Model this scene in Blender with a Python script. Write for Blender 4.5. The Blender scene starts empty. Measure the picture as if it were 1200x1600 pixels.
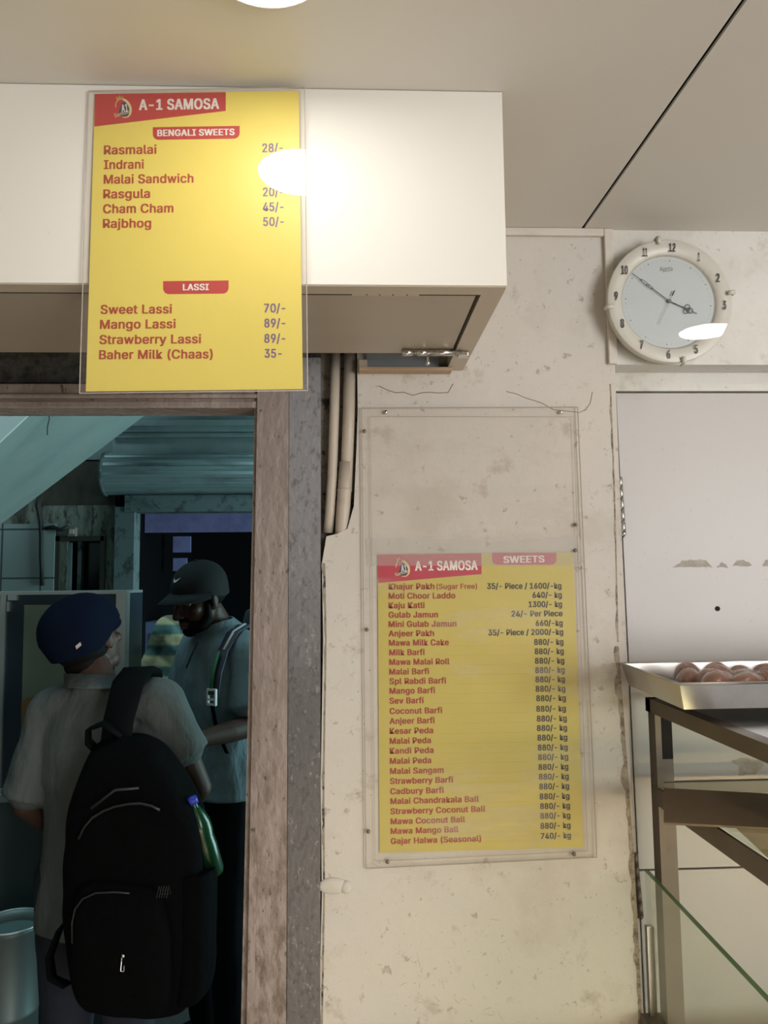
import bpy, bmesh, math, random, os
from mathutils import Vector, Matrix
from mathutils import noise as mnoise

random.seed(7)
V = Vector
SC = bpy.context.scene
COL = SC.collection

# ------------------------------------------------------------------ camera
CAM = V((0, 0, 1.5))
YAW, PITCH, ROLL, FPX = math.radians(2.556), math.radians(5.221), math.radians(-0.634), 1200.0
FWD = V((math.sin(YAW) * math.cos(PITCH), math.cos(YAW) * math.cos(PITCH), math.sin(PITCH)))
_r0 = V((math.cos(YAW), -math.sin(YAW), 0)); _u0 = _r0.cross(FWD)
RGT = _r0 * math.cos(ROLL) + _u0 * math.sin(ROLL)
UPV = -_r0 * math.sin(ROLL) + _u0 * math.cos(ROLL)
cd = bpy.data.cameras.new('camera'); cam = bpy.data.objects.new('camera', cd); COL.objects.link(cam)
cd.sensor_fit = 'HORIZONTAL'; cd.sensor_width = 36.0; cd.lens = 36.0 * FPX / 1200.0
cd.clip_start = 0.02
cam.matrix_world = Matrix(((RGT.x, UPV.x, -FWD.x, CAM.x), (RGT.y, UPV.y, -FWD.y, CAM.y),
                           (RGT.z, UPV.z, -FWD.z, CAM.z), (0, 0, 0, 1)))
SC.camera = cam


def _ray(px, py): return FWD + RGT * ((px - 600) / FPX) - UPV * ((py - 800) / FPX)
def PY(px, py, y):
    """the point of the plane Y = y that a surveyed sight line meets"""
    d = _ray(px, py); return CAM + d * (y / d.y)
def PZ(px, py, z):
    d = _ray(px, py); return CAM + d * ((z - CAM.z) / d.z)
def PX(px, py, x):
    d = _ray(px, py); return CAM + d * (x / d.x)


# ------------------------------------------------------------------ view, world, lights
SC.view_settings.view_transform = 'Standard'
SC.view_settings.look = 'None'
SC.view_settings.gamma = 1.0
SC.view_settings.use_curve_mapping = False
SC.view_settings.exposure = -0.38
SC.cycles.use_denoising = True
SC.cycles.max_bounces = 10
SC.cycles.transparent_max_bounces = 16
SC.cycles.sample_clamp_indirect = 4.0
SC.cycles.caustics_reflective = False
SC.cycles.caustics_refractive = False

W = bpy.data.worlds.new('world'); SC.world = W; W.use_nodes = True
W.node_tree.nodes['Background'].inputs[0].default_value = (0.55, 0.85, 0.95, 1)
W.node_tree.nodes['Background'].inputs[1].default_value = 0.012

LAMP_STRENGTH = 42.0            # emission of the round ceiling lamps
DAY_FRONT = 255.0                # daylight through the open shop front behind the viewer
DAY_ALLEY_SIDE = 250.0           # daylight entering the alley from its open end
DAY_ALLEY_TOP = 75.0             # narrow strip of sky over the alley
CASE_GLOW = 7.0                 # warm light of the lit sweet case below the viewer
TUBE_STRENGTH = 60.0            # warm tube lamp inside the display counter


def area(name, loc, target, sx, sy, energy, color):
    l = bpy.data.lights.new(name, 'AREA'); l.shape = 'RECTANGLE'; l.size = sx; l.size_y = sy
    l.energy = energy; l.color = color
    o = bpy.data.objects.new(name, l); COL.objects.link(o); o.location = loc
    o.rotation_euler = (V(target) - V(loc)).to_track_quat('-Z', 'Y').to_euler()
    return o


area('shop_front_daylight', (3.55, -3.2, 1.4), (.4, 2, 1.7), 2.3, 2.2, DAY_FRONT, (1.0, 0.985, 0.97))
area('alley_end_daylight', (3.6, 3.9, 1.5), (-1.5, 3.9, 1.9), 2.2, 3.0, DAY_ALLEY_SIDE, (0.60, 0.93, 0.95))
area('lit_sweet_case_glow', (.45, .55, .22), (.35, 1.85, .55), 1.3, .25, CASE_GLOW, (1.0, 0.80, 0.50))
area('alley_sky_daylight', (-1.4, 2.45, 4.6), (-1.3, 3.3, 0), 3.5, 0.9, DAY_ALLEY_TOP, (0.60, 0.92, 0.97))

# ------------------------------------------------------------------ materials


def mat(name, base, rough=0.6, metal=0.0, layers=(), bump=None, emit=None, coat=0.0, spec=0.5, stretch=(1, 1, 1), wear=None):
    """layers: (scale, detail, low, high, colour, amount) noise patches mixed over the base; bump: list of (scale, strength, distance)"""
    m = bpy.data.materials.new(name); m.use_nodes = True
    nt = m.node_tree; ns = nt.nodes; ln = nt.links
    b = ns['Principled BSDF']
    b.inputs['Roughness'].default_value = rough; b.inputs['Metallic'].default_value = metal
    b.inputs['Coat Weight'].default_value = coat
    b.inputs['Specular IOR Level'].default_value = spec
    tc = ns.new('ShaderNodeTexCoord'); mp = ns.new('ShaderNodeMapping'); mp.inputs['Scale'].default_value = stretch
    ln.new(tc.outputs['Object'], mp.inputs['Vector'])
    vec = mp.outputs['Vector']
    col = ns.new('ShaderNodeRGB'); col.outputs[0].default_value = (*base, 1); cur = col.outputs[0]
    for i, (sc, det, lo, hi, c2, amt) in enumerate(layers):
        n = ns.new('ShaderNodeTexNoise'); n.inputs['Scale'].default_value = sc; n.inputs['Detail'].default_value = det
        n.inputs['Roughness'].default_value = 0.65
        off = ns.new('ShaderNodeVectorMath'); off.operation = 'ADD'; off.inputs[1].default_value = (3.7 * i, 1.9 * i, 5.3 * i)
        ln.new(vec, off.inputs[0]); ln.new(off.outputs[0], n.inputs['Vector'])
        r = ns.new('ShaderNodeMapRange'); r.inputs[1].default_value = lo; r.inputs[2].default_value = hi
        r.inputs[3].default_value = 0; r.inputs[4].default_value = amt
        ln.new(n.outputs['Fac'], r.inputs[0])
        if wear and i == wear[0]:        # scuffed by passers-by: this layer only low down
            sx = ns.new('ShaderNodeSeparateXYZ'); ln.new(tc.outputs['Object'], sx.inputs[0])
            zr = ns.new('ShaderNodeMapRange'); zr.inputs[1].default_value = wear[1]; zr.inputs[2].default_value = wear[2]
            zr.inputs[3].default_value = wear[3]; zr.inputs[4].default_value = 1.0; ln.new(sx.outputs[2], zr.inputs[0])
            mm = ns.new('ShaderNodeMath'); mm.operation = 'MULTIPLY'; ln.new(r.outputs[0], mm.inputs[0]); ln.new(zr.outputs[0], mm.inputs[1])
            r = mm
        mx = ns.new('ShaderNodeMix'); mx.data_type = 'RGBA'
        ln.new(r.outputs[0], mx.inputs[0]); ln.new(cur, mx.inputs[6]); mx.inputs[7].default_value = (*c2, 1)
        cur = mx.outputs[2]
    ln.new(cur, b.inputs['Base Color'])
    prev = None
    for (sc, st, dist) in (bump or ()):
        n = ns.new('ShaderNodeTexNoise'); n.inputs['Scale'].default_value = sc; n.inputs['Detail'].default_value = 5
        ln.new(vec, n.inputs['Vector'])
        bp = ns.new('ShaderNodeBump'); bp.inputs['Strength'].default_value = st; bp.inputs['Distance'].default_value = dist
        ln.new(n.outputs['Fac'], bp.inputs['Height'])
        if prev: ln.new(prev, bp.inputs['Normal'])
        prev = bp.outputs['Normal']
    if prev: ln.new(prev, b.inputs['Normal'])
    if emit:
        b.inputs['Emission Color'].default_value = (*emit[0], 1); b.inputs['Emission Strength'].default_value = emit[1]
    return m


def pane_mat(name, tint, rough=0.0, ior=1.45, haze=0.0, haze_col=(0.8, 0.8, 0.8), bump=None, smear=None):
    """clear sheet: lets light straight through, mirrors by Fresnel, with an optional film of haze"""
    m = bpy.data.materials.new(name); m.use_nodes = True
    nt = m.node_tree; ns = nt.nodes; ln = nt.links
    ns.remove(ns['Principled BSDF'])
    tr = ns.new('ShaderNodeBsdfTransparent'); tr.inputs[0].default_value = (*tint, 1)
    gl = ns.new('ShaderNodeBsdfGlossy'); gl.inputs['Roughness'].default_value = rough; gl.inputs[0].default_value = (1, 1, 1, 1)
    fr = ns.new('ShaderNodeFresnel'); fr.inputs[0].default_value = ior
    ge = ns.new('ShaderNodeNewGeometry'); iv = ns.new('ShaderNodeMath'); iv.operation = 'SUBTRACT'; iv.inputs[0].default_value = 1.0
    ln.new(ge.outputs['Backfacing'], iv.inputs[1]); mu = ns.new('ShaderNodeMath'); mu.operation = 'MULTIPLY'
    ln.new(fr.outputs[0], mu.inputs[0]); ln.new(iv.outputs[0], mu.inputs[1])
    mx = ns.new('ShaderNodeMixShader'); ln.new(mu.outputs[0], mx.inputs[0]); ln.new(tr.outputs[0], mx.inputs[1]); ln.new(gl.outputs[0], mx.inputs[2])
    out = mx
    tc = ns.new('ShaderNodeTexCoord')
    if haze or smear:
        df = ns.new('ShaderNodeBsdfDiffuse'); df.inputs[0].default_value = (*haze_col, 1)
        m2 = ns.new('ShaderNodeMixShader'); m2.inputs[0].default_value = haze
        if smear:
            n = ns.new('ShaderNodeTexNoise'); n.inputs['Scale'].default_value = smear[0]; n.inputs['Detail'].default_value = 6
            mp = ns.new('ShaderNodeMapping'); mp.inputs['Scale'].default_value = smear[3]
            ln.new(tc.outputs['Object'], mp.inputs[0]); ln.new(mp.outputs[0], n.inputs['Vector'])
            r = ns.new('ShaderNodeMapRange'); r.inputs[1].default_value = smear[1]; r.inputs[2].default_value = smear[2]
            r.inputs[3].default_value = haze; r.inputs[4].default_value = smear[4]
            ln.new(n.outputs['Fac'], r.inputs[0]); ln.new(r.outputs[0], m2.inputs[0])
        ln.new(mx.outputs[0], m2.inputs[1]); ln.new(df.outputs[0], m2.inputs[2]); out = m2
    if bump:
        n = ns.new('ShaderNodeTexNoise'); n.inputs['Scale'].default_value = bump[0]; n.inputs['Detail'].default_value = 3
        mp = ns.new('ShaderNodeMapping'); mp.inputs['Scale'].default_value = bump[3]
        ln.new(tc.outputs['Object'], mp.inputs[0]); ln.new(mp.outputs[0], n.inputs['Vector'])
        bp = ns.new('ShaderNodeBump'); bp.inputs['Strength'].default_value = bump[1]; bp.inputs['Distance'].default_value = bump[2]
        ln.new(n.outputs['Fac'], bp.inputs['Height']); ln.new(bp.outputs[0], gl.inputs['Normal']); ln.new(bp.outputs[0], fr.inputs['Normal'])
    ln.new(out.outputs[0], ns['Material Output'].inputs[0])
    return m


def tile_mat(name, c, grout, w, h):
    m = mat(name, c, 0.25)
    nt = m.node_tree; ns = nt.nodes; ln = nt.links
    b = ns['Principled BSDF']; tc = ns.new('ShaderNodeTexCoord')
    sp = ns.new('ShaderNodeSeparateXYZ'); cb = ns.new('ShaderNodeCombineXYZ')
    ln.new(tc.outputs['Object'], sp.inputs[0]); ln.new(sp.outputs[0], cb.inputs[0]); ln.new(sp.outputs[2], cb.inputs[1])
    br = ns.new('ShaderNodeTexBrick'); br.offset = 0; br.inputs['Scale'].default_value = 1
    br.inputs['Color1'].default_value = (*c, 1); br.inputs['Color2'].default_value = (*[x * 0.93 for x in c], 1); br.inputs['Mortar'].default_value = (*grout, 1)
    br.inputs['Mortar Size'].default_value = 0.006; br.inputs['Brick Width'].default_value = w; br.inputs['Row Height'].default_value = h
    ln.new(cb.outputs[0], br.inputs['Vector']); ln.new(br.outputs['Color'], b.inputs['Base Color'])
    return m


M = {}
M['plaster'] = mat('old_cream_plaster', (0.57, 0.54, 0.50), 0.75, layers=[
    (2.2, 6, 0.42, 0.68, (0.61, 0.565, 0.50), 0.8), (4.5, 9, 0.53, 0.66, (0.47, 0.415, 0.355), 0.5), (9, 9, 0.60, 0.68, (0.36, 0.29, 0.22), 0.5),
    (34, 7, 0.62, 0.68, (0.25, 0.19, 0.14), 0.55), (80, 5, 0.64, 0.69, (0.13, 0.10, 0.08), 0.6)], bump=[(9, 0.25, 0.02), (70, 0.18, 0.004)])
M['plaster_white'] = mat('old_white_plaster', (0.70, 0.69, 0.65), 0.75, layers=[
    (3, 7, 0.48, 0.68, (0.60, 0.56, 0.49), 0.7), (9, 9, 0.58, 0.68, (0.47, 0.42, 0.35), 0.55), (40, 6, 0.62, 0.68, (0.3, 0.25, 0.2), 0.6)], bump=[(10, 0.25, 0.02), (60, 0.2, 0.004)])
M['ceiling'] = mat('ceiling_paint', (0.645, 0.615, 0.565), 0.45, layers=[(1.5, 3, 0.4, 0.7, (0.62, 0.59, 0.545), 0.6)])
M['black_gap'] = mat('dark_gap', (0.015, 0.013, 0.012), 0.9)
M['dirt_edge'] = mat('soiled_plaster_edge', (0.36, 0.305, 0.235), 0.9, layers=[(30, 8, 0.48, 0.58, (0.14, 0.11, 0.08), 0.85), (90, 5, 0.5, 0.6, (0.45, 0.39, 0.31), 0.6)], bump=[(60, 0.8, 0.008)])
M['cement'] = mat('raw_dark_cement', (0.085, 0.085, 0.08), 0.9, layers=[(40, 8, 0.45, 0.65, (0.02, 0.02, 0.02), 0.8), (12, 5, 0.5, 0.7, (0.14, 0.14, 0.13), 0.7)], bump=[(50, 0.8, 0.012)])
M['mortar'] = mat('crumbling_mortar', (0.30, 0.265, 0.22), 0.95, layers=[(30, 8, 0.53, 0.61, (0.03, 0.025, 0.02), 0.9), (9, 5, 0.5, 0.7, (0.33, 0.28, 0.23), 0.7)], bump=[(28, 1.0, 0.02)])
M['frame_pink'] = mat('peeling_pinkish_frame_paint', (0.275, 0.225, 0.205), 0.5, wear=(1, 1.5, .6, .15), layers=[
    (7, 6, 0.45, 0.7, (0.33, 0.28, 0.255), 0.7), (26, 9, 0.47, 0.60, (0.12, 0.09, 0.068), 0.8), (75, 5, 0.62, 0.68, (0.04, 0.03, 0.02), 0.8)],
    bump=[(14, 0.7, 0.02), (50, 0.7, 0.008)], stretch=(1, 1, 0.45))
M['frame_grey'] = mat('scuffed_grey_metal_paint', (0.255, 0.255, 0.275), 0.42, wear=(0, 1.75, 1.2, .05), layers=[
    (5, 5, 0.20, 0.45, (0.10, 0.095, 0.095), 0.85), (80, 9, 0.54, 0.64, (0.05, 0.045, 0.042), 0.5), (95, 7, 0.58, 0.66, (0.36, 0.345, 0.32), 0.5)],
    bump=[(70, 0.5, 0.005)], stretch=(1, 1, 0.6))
M['pipe'] = mat('painted_pipe', (0.50, 0.435, 0.365), 0.45, layers=[(12, 6, 0.55, 0.75, (0.38, 0.32, 0.26), 0.6)], bump=[(40, 0.15, 0.003)])
M['laminate'] = mat('white_laminate', (0.74, 0.72, 0.67), 0.26, layers=[(60, 4, 0.70, 0.75, (0.5, 0.47, 0.42), 0.35)], spec=0.2)
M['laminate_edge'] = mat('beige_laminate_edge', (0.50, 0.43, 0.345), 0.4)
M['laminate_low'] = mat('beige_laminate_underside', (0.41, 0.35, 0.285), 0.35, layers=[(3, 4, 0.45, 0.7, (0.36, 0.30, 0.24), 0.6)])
M['timber'] = mat('bare_timber_batten', (0.42, 0.30, 0.19), 0.7, layers=[(25, 5, 0.5, 0.7, (0.2, 0.13, 0.08), 0.7)], stretch=(0.2, 1, 1))
M['blue_grey'] = mat('blue_grey_board', (0.30, 0.32, 0.34), 0.6)
M['steel'] = mat('brushed_steel', (0.60, 0.58, 0.56), 0.32, 1.0, layers=[(6, 5, 0.45, 0.7, (0.45, 0.43, 0.41), 0.6)], bump=[(90, 0.06, 0.002)], stretch=(1, 1, 0.2))
M['steel_worn'] = mat('worn_steel_angle', (0.125, 0.10, 0.078), 0.5, 0.6, layers=[(9, 5, 0.45, 0.7, (0.15, 0.125, 0.10), 0.7), (40, 5, 0.62, 0.72, (0.1, 0.08, 0.06), 0.6)])
M['alu_tray'] = mat('dull_aluminium_tray', (0.55, 0.54, 0.53), 0.3, 0.95, layers=[(7, 5, 0.5, 0.75, (0.42, 0.40, 0.36), 0.6)], bump=[(14, 0.08, 0.004)])
M['chrome'] = mat('tarnished_chrome', (0.62, 0.60, 0.57), 0.25, 1.0, layers=[(60, 5, 0.5, 0.7, (0.2, 0.18, 0.16), 0.6)])
M['screw'] = mat('dull_screw_head', (0.20, 0.17, 0.14), 0.5, 0.6)
M['door'] = mat('off_white_door_laminate', (0.50, 0.48, 0.46), 0.38, layers=[(2, 4, 0.4, 0.7, (0.47, 0.45, 0.43), 0.6), (70, 5, 0.64, 0.70, (0.33, 0.30, 0.27), 0.4)])
M['stain'] = mat('brown_glue_stain', (0.36, 0.315, 0.255), 0.6, layers=[(60, 6, 0.45, 0.65, (0.46, 0.43, 0.39), 0.8)])
M['sheet_yellow'] = mat('printed_yellow', (0.84, 0.71, 0.14), 0.4, layers=[(3, 3, 0.4, 0.7, (0.81, 0.68, 0.13), 0.6)])
M['sheet_ochre'] = mat('printed_yellow_faded', (0.52, 0.43, 0.095), 0.45, layers=[(4, 4, 0.45, 0.75, (0.57, 0.475, 0.12), 0.7)])
M['print_red'] = mat('printed_red', (0.52, 0.035, 0.035), 0.45)
M['print_crimson'] = mat('printed_crimson', (0.47, 0.035, 0.07), 0.45)
M['print_white'] = mat('printed_white', (0.82, 0.80, 0.77), 0.45)
M['print_brown'] = mat('printed_red_brown', (0.44, 0.055, 0.02), 0.45)
M['print_maroon'] = mat('printed_maroon', (0.31, 0.035, 0.015), 0.45)
M['print_violet'] = mat('printed_violet', (0.17, 0.12, 0.26), 0.45)
M['print_black'] = mat('printed_black', (0.03, 0.022, 0.02), 0.45)
M['print_line'] = mat('printed_rule', (0.50, 0.37, 0.06), 0.45)
M['print_cream'] = mat('printed_cream', (0.75, 0.62, 0.33), 0.45)
M['print_navy'] = mat('printed_navy', (0.03, 0.04, 0.1), 0.45)
M['acrylic'] = pane_mat('clear_acrylic', (0.97, 0.96, 0.95), 0.015, 1.49, haze=0.025, haze_col=(0.75, 0.68, 0.60))
M['acrylic_old'] = pane_mat('scratched_acrylic', (0.995, 0.99, 0.985), 0.0, 1.32, haze=0.02, haze_col=(0.80, 0.74, 0.68), smear=(3.0, 0.56, 0.68, (1, 1, 4), 0.12))
M['film'] = pane_mat('crinkled_plastic_film', (0.97, 0.97, 0.96), 0.12, 1.5, haze=0.24, haze_col=(0.8, 0.78, 0.76))
M['glass'] = pane_mat('green_tinted_glass', (0.95, 0.97, 0.93), 0.0, 1.40, haze=0.06, haze_col=(0.55, 0.58, 0.42))
M['glass_edge'] = mat('green_glass_edge', (0.09, 0.17, 0.075), 0.2)
M['shelf_glass'] = pane_mat('shelf_glass', (0.88, 0.93, 0.90), 0.0, 1.45)
M['cardboard'] = mat('brown_cardboard', (0.21, 0.145, 0.09), 0.85, layers=[(8, 5, 0.45, 0.7, (0.17, 0.115, 0.07), 0.7)], bump=[(60, 0.15, 0.002)])
M['clock_rim'] = mat('cream_clock_plastic', (0.62, 0.60, 0.53), 0.35)
M['clock_dial'] = mat('pale_blue_white_dial', (0.52, 0.565, 0.58), 0.5)
M['clock_black'] = mat('clock_black', (0.02, 0.02, 0.02), 0.4)
M['clock_grey'] = mat('clock_grey', (0.18, 0.17, 0.16), 0.4)
M['clock_glass'] = pane_mat('clock_glass', (0.99, 0.99, 0.99), 0.02, 1.45)
M['pvc'] = mat('pvc_casing', (0.62, 0.58, 0.52), 0.5, layers=[(12, 5, 0.5, 0.7, (0.5, 0.45, 0.39), 0.5)])
M['lamp_rim'] = mat('lamp_rim_white', (0.8, 0.79, 0.76), 0.4)
M['lamp'] = mat('lamp_diffuser', (0.9, 0.88, 0.8), 0.4, emit=((1.0, 0.96, 0.90), LAMP_STRENGTH))
M['tube'] = mat('warm_tube', (0.9, 0.85, 0.7), 0.4, emit=((1.0, 0.72, 0.36), TUBE_STRENGTH))
M['floor'] = mat('shop_floor', (0.70, 0.67, 0.63), 0.5, layers=[(4, 5, 0.4, 0.7, (0.64, 0.61, 0.57), 0.7)])
M['side_wall'] = mat('shop_side_wall', (0.6, 0.54, 0.46), 0.7)
# sweets
M['sweet'] = mat('glazed_brown_sweet', (0.20, 0.062, 0.025), 0.25, layers=[(35, 4, 0.45, 0.65, (0.34, 0.135, 0.06), 0.8)], bump=[(30, 0.3, 0.006)])
M['wrap'] = pane_mat('crinkled_wrapper', (0.95, 0.93, 0.92), 0.18, 1.42, haze=0.07, haze_col=(0.7, 0.62, 0.58), bump=(55, 0.8, 0.01, (1, 1, 1)))
# alley
M['alley_floor'] = mat('alley_ground', (0.06, 0.065, 0.065), 0.8, bump=[(20, 0.3, 0.01)])
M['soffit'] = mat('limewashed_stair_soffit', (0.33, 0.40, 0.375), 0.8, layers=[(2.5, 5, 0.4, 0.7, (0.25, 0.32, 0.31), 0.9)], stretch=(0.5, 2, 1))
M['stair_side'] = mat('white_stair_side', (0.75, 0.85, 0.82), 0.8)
M['facade'] = mat('grimy_facade', (0.27, 0.29, 0.25), 0.85, layers=[(5, 6, 0.45, 0.58, (0.07, 0.065, 0.05), 0.9), (30, 6, 0.54, 0.62, (0.03, 0.03, 0.03), 0.8)], bump=[(25, 0.4, 0.01)], stretch=(1, 1, 0.3))
M['facade_brown'] = mat('grimy_brown_board', (0.085, 0.075, 0.058), 0.85, layers=[(10, 6, 0.45, 0.65, (0.05, 0.04, 0.03), 0.8)], stretch=(1, 1, 0.25))
M['fascia'] = mat('pale_painted_fascia', (0.27, 0.35, 0.36), 0.6, layers=[(3, 5, 0.45, 0.65, (0.20, 0.25, 0.25), 0.8), (40, 5, 0.66, 0.72, (0.08, 0.08, 0.08), 0.6)])
M['shutter'] = mat('galvanised_shutter', (0.38, 0.48, 0.50), 0.4, 0.35, layers=[(14, 5, 0.5, 0.7, (0.18, 0.22, 0.23), 0.7)], stretch=(0.3, 1, 1))
M['teal_metal'] = mat('worn_teal_metal', (0.17, 0.22, 0.23), 0.6, layers=[(12, 6, 0.5, 0.62, (0.05, 0.055, 0.05), 0.85)])
M['tiles'] = tile_mat('pale_wall_tiles', (0.36, 0.43, 0.43), (0.10, 0.11, 0.11), 0.245, 0.31)
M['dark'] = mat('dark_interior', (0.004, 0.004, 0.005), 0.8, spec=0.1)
M['violet_self_lit'] = mat('violet_self_lit_panel', (0.16, 0.18, 0.38), 0.6, layers=[(9, 6, 0.45, 0.7, (0.08, 0.09, 0.2), 0.8)], emit=((0.22, 0.25, 0.5), 0.10))  # no lamp: a faint glow put into cloth and notices as shop light
M['blue_panel'] = mat('blue_cabinet', (0.10, 0.16, 0.30), 0.5, emit=((0.12, 0.17, 0.3), 0.10))  # faint emission in the cabinet colour stands in for light falling on it
M['win_dark'] = mat('dark_window_glass', (0.01, 0.01, 0.012), 0.15)
M['alu'] = mat('aluminium_section', (0.45, 0.50, 0.50), 0.4, 0.6)
M['navy_frame'] = mat('dark_navy_frame', (0.02, 0.035, 0.055), 0.4)
M['fridge_glass'] = mat('frosted_cabinet_glass', (0.22, 0.25, 0.19), 0.25, layers=[(3, 3, 0.45, 0.7, (0.13, 0.17, 0.15), 0.8)])
M['orange'] = mat('orange_goods', (0.20, 0.115, 0.04), 0.6)
M['teal_base'] = mat('dark_teal_panel', (0.055, 0.085, 0.095), 0.5)
M['bucket'] = mat('steel_bucket', (0.16, 0.20, 0.20), 0.5, 0.4)
M['bucket_in'] = mat('bucket_contents', (0.10, 0.17, 0.16), 0.5)
M['cable'] = mat('black_cable', (0.02, 0.02, 0.02), 0.6)
M['switch'] = mat('reddish_switch_box', (0.35, 0.24, 0.21), 0.5)
# people
M['skin'] = mat('brown_skin', (0.05, 0.026, 0.018), 0.55, layers=[(20, 4, 0.45, 0.7, (0.04, 0.02, 0.014), 0.6)], spec=0.3)
M['hair'] = mat('black_hair', (0.004, 0.0035, 0.0035), 0.7, spec=0.1)
M['eye'] = mat('eye_dark', (0.06, 0.05, 0.045), 0.3)
M['shirt_grey'] = mat('grey_polo_cloth', (0.075, 0.09, 0.088), 0.85, layers=[(6, 5, 0.45, 0.65, (0.058, 0.07, 0.068), 0.7)], bump=[(13, 0.5, 0.04), (160, 0.2, 0.002)], stretch=(1, 1, .4))
M['shirt_teal'] = mat('blue_grey_polo_cloth', (0.16, 0.24, 0.275), 0.85, layers=[(6, 5, 0.45, 0.65, (0.13, 0.195, 0.225), 0.7)], bump=[(13, 0.5, 0.04), (160, 0.2, 0.002)], stretch=(1, 1, .4))
M['denim'] = mat('navy_denim', (0.006, 0.009, 0.02), 0.85, bump=[(12, 0.4, 0.02)])
M['trouser'] = mat('black_trouser', (0.004, 0.005, 0.007), 0.85, spec=0.1)
M['cap_navy'] = mat('navy_cap_cloth', (0.0028, 0.0058, 0.0155), 0.9, spec=0.05, bump=[(15, 0.3, 0.01)])
M['cap_black'] = mat('black_cap_cloth', (0.010, 0.013, 0.014), 0.8, spec=0.2)
M['pack'] = mat('black_nylon', (0.0016, 0.0018, 0.0022), 0.85, bump=[(14, 0.5, 0.02)], spec=0.05)
M['strap_black'] = mat('black_webbing', (0.002, 0.0024, 0.003), 0.8, spec=0.06)
M['strap_green'] = mat('green_webbing', (0.02, 0.12, 0.05), 0.7)
M['white_plastic'] = mat('white_plastic', (0.6, 0.62, 0.62), 0.4)
M['metal_bright'] = mat('bright_metal', (0.8, 0.8, 0.8), 0.2, 1.0)
M['bottle'] = mat('green_plastic', (0.004, 0.05, 0.018), 0.22, emit=None)
M['bottle_cap'] = mat('blue_bottle_cap', (0.03, 0.05, 0.45), 0.4)
M['shoe'] = mat('dark_shoe', (0.015, 0.013, 0.012), 0.5)


def check_mat():
    m = mat('checked_cloth', (0.33, 0.34, 0.26), 0.85, bump=[(12, 0.5, 0.02)])
    nt = m.node_tree; ns = nt.nodes; ln = nt.links; b = ns['Principled BSDF']
    tc = ns.new('ShaderNodeTexCoord')
    w1 = ns.new('ShaderNodeTexWave'); w1.bands_direction = 'Z'; w1.inputs['Scale'].default_value = 3.6
    w2 = ns.new('ShaderNodeTexWave'); w2.bands_direction = 'DIAGONAL'; w2.inputs['Scale'].default_value = 3.0
    r1 = ns.new('ShaderNodeValToRGB'); e = r1.color_ramp.elements
    e[0].position = 0.3; e[0].color = (0.10, 0.20, 0.21, 1); e[1].position = 0.7; e[1].color = (0.62, 0.58, 0.38, 1)
    r2 = ns.new('ShaderNodeValToRGB'); e = r2.color_ramp.elements
    e[0].position = 0.25; e[0].color = (0.16, 0.2, 0.16, 1); e[1].position = 0.6; e[1].color = (0.9, 0.9, 0.8, 1)
    for w_ in (w1, w2): ln.new(tc.outputs['Object'], w_.inputs[0])
    ln.new(w1.outputs['Fac'], r1.inputs[0]); ln.new(w2.outputs['Fac'], r2.inputs[0])
    mx = ns.new('ShaderNodeMix'); mx.data_type = 'RGBA'; mx.blend_type = 'MULTIPLY'; mx.inputs[0].default_value = 0.8
    ln.new(r1.outputs[0], mx.inputs[6]); ln.new(r2.outputs[0], mx.inputs[7]); ln.new(mx.outputs[2], b.inputs['Base Color'])
    return m


M['check'] = check_mat()

# ------------------------------------------------------------------ object helpers


def tag(o, label=None, cat=None, group=None, kind=None):
    if label: o['label'] = label
    if cat: o['category'] = cat
    if group: o['group'] = group
    if kind: o['kind'] = kind
    return o


def thing(name, loc, label, cat, group=None):
    o = bpy.data.objects.new(name, None); COL.objects.link(o); o.location = loc
    o.empty_display_size = 0.05
    return tag(o, label, cat, group)


def _wl(o):
    p = V((0, 0, 0)) if o is None else V(o.get('_w', o.location))
    return p


def obj(name, bm, m, parent=None, smooth=False, label=None):
    me = bpy.data.meshes.new(name)
    if isinstance(bm, bmesh.types.BMesh):
        bmesh.ops.recalc_face_normals(bm, faces=bm.faces)
        bm.to_mesh(me); bm.free()
    else:
        me = bm
    if smooth:
        for p in me.polygons: p.use_smooth = True
    me.materials.append(m)
    o = bpy.data.objects.new(name, me); COL.objects.link(o)
    if parent is not None:
        o.parent = parent
        mw = Matrix.Identity(4); q = parent
        chain = []
        while q is not None: chain.append(q); q = q.parent
        for q in reversed(chain):
            mw = mw @ (q.matrix_parent_inverse if q.parent else Matrix.Identity(4)) @ q.matrix_basis
        o.matrix_parent_inverse = mw.inverted()
    if label: o['label'] = label
    return o


def struct(name, bm, m, parent=None, smooth=False):
    o = obj(name, bm, m, parent, smooth)
    if parent is None: o['kind'] = 'structure'
    return o


def B(): return bmesh.new()


def box(bm, x0, x1, y0, y1, z0, z1, bev=0.0):
    r = bmesh.ops.create_cube(bm, size=1.0)
    bmesh.ops.scale(bm, vec=(abs(x1 - x0), abs(y1 - y0), abs(z1 - z0)), verts=r['verts'])
    bmesh.ops.translate(bm, vec=((x0 + x1) / 2, (y0 + y1) / 2, (z0 + z1) / 2), verts=r['verts'])
    if bev > 0:
        ed = list({e for v in r['verts'] for e in v.link_edges})
        bmesh.ops.bevel(bm, geom=ed, offset=bev, segments=2, affect='EDGES', profile=0.5)
    return bm


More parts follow.
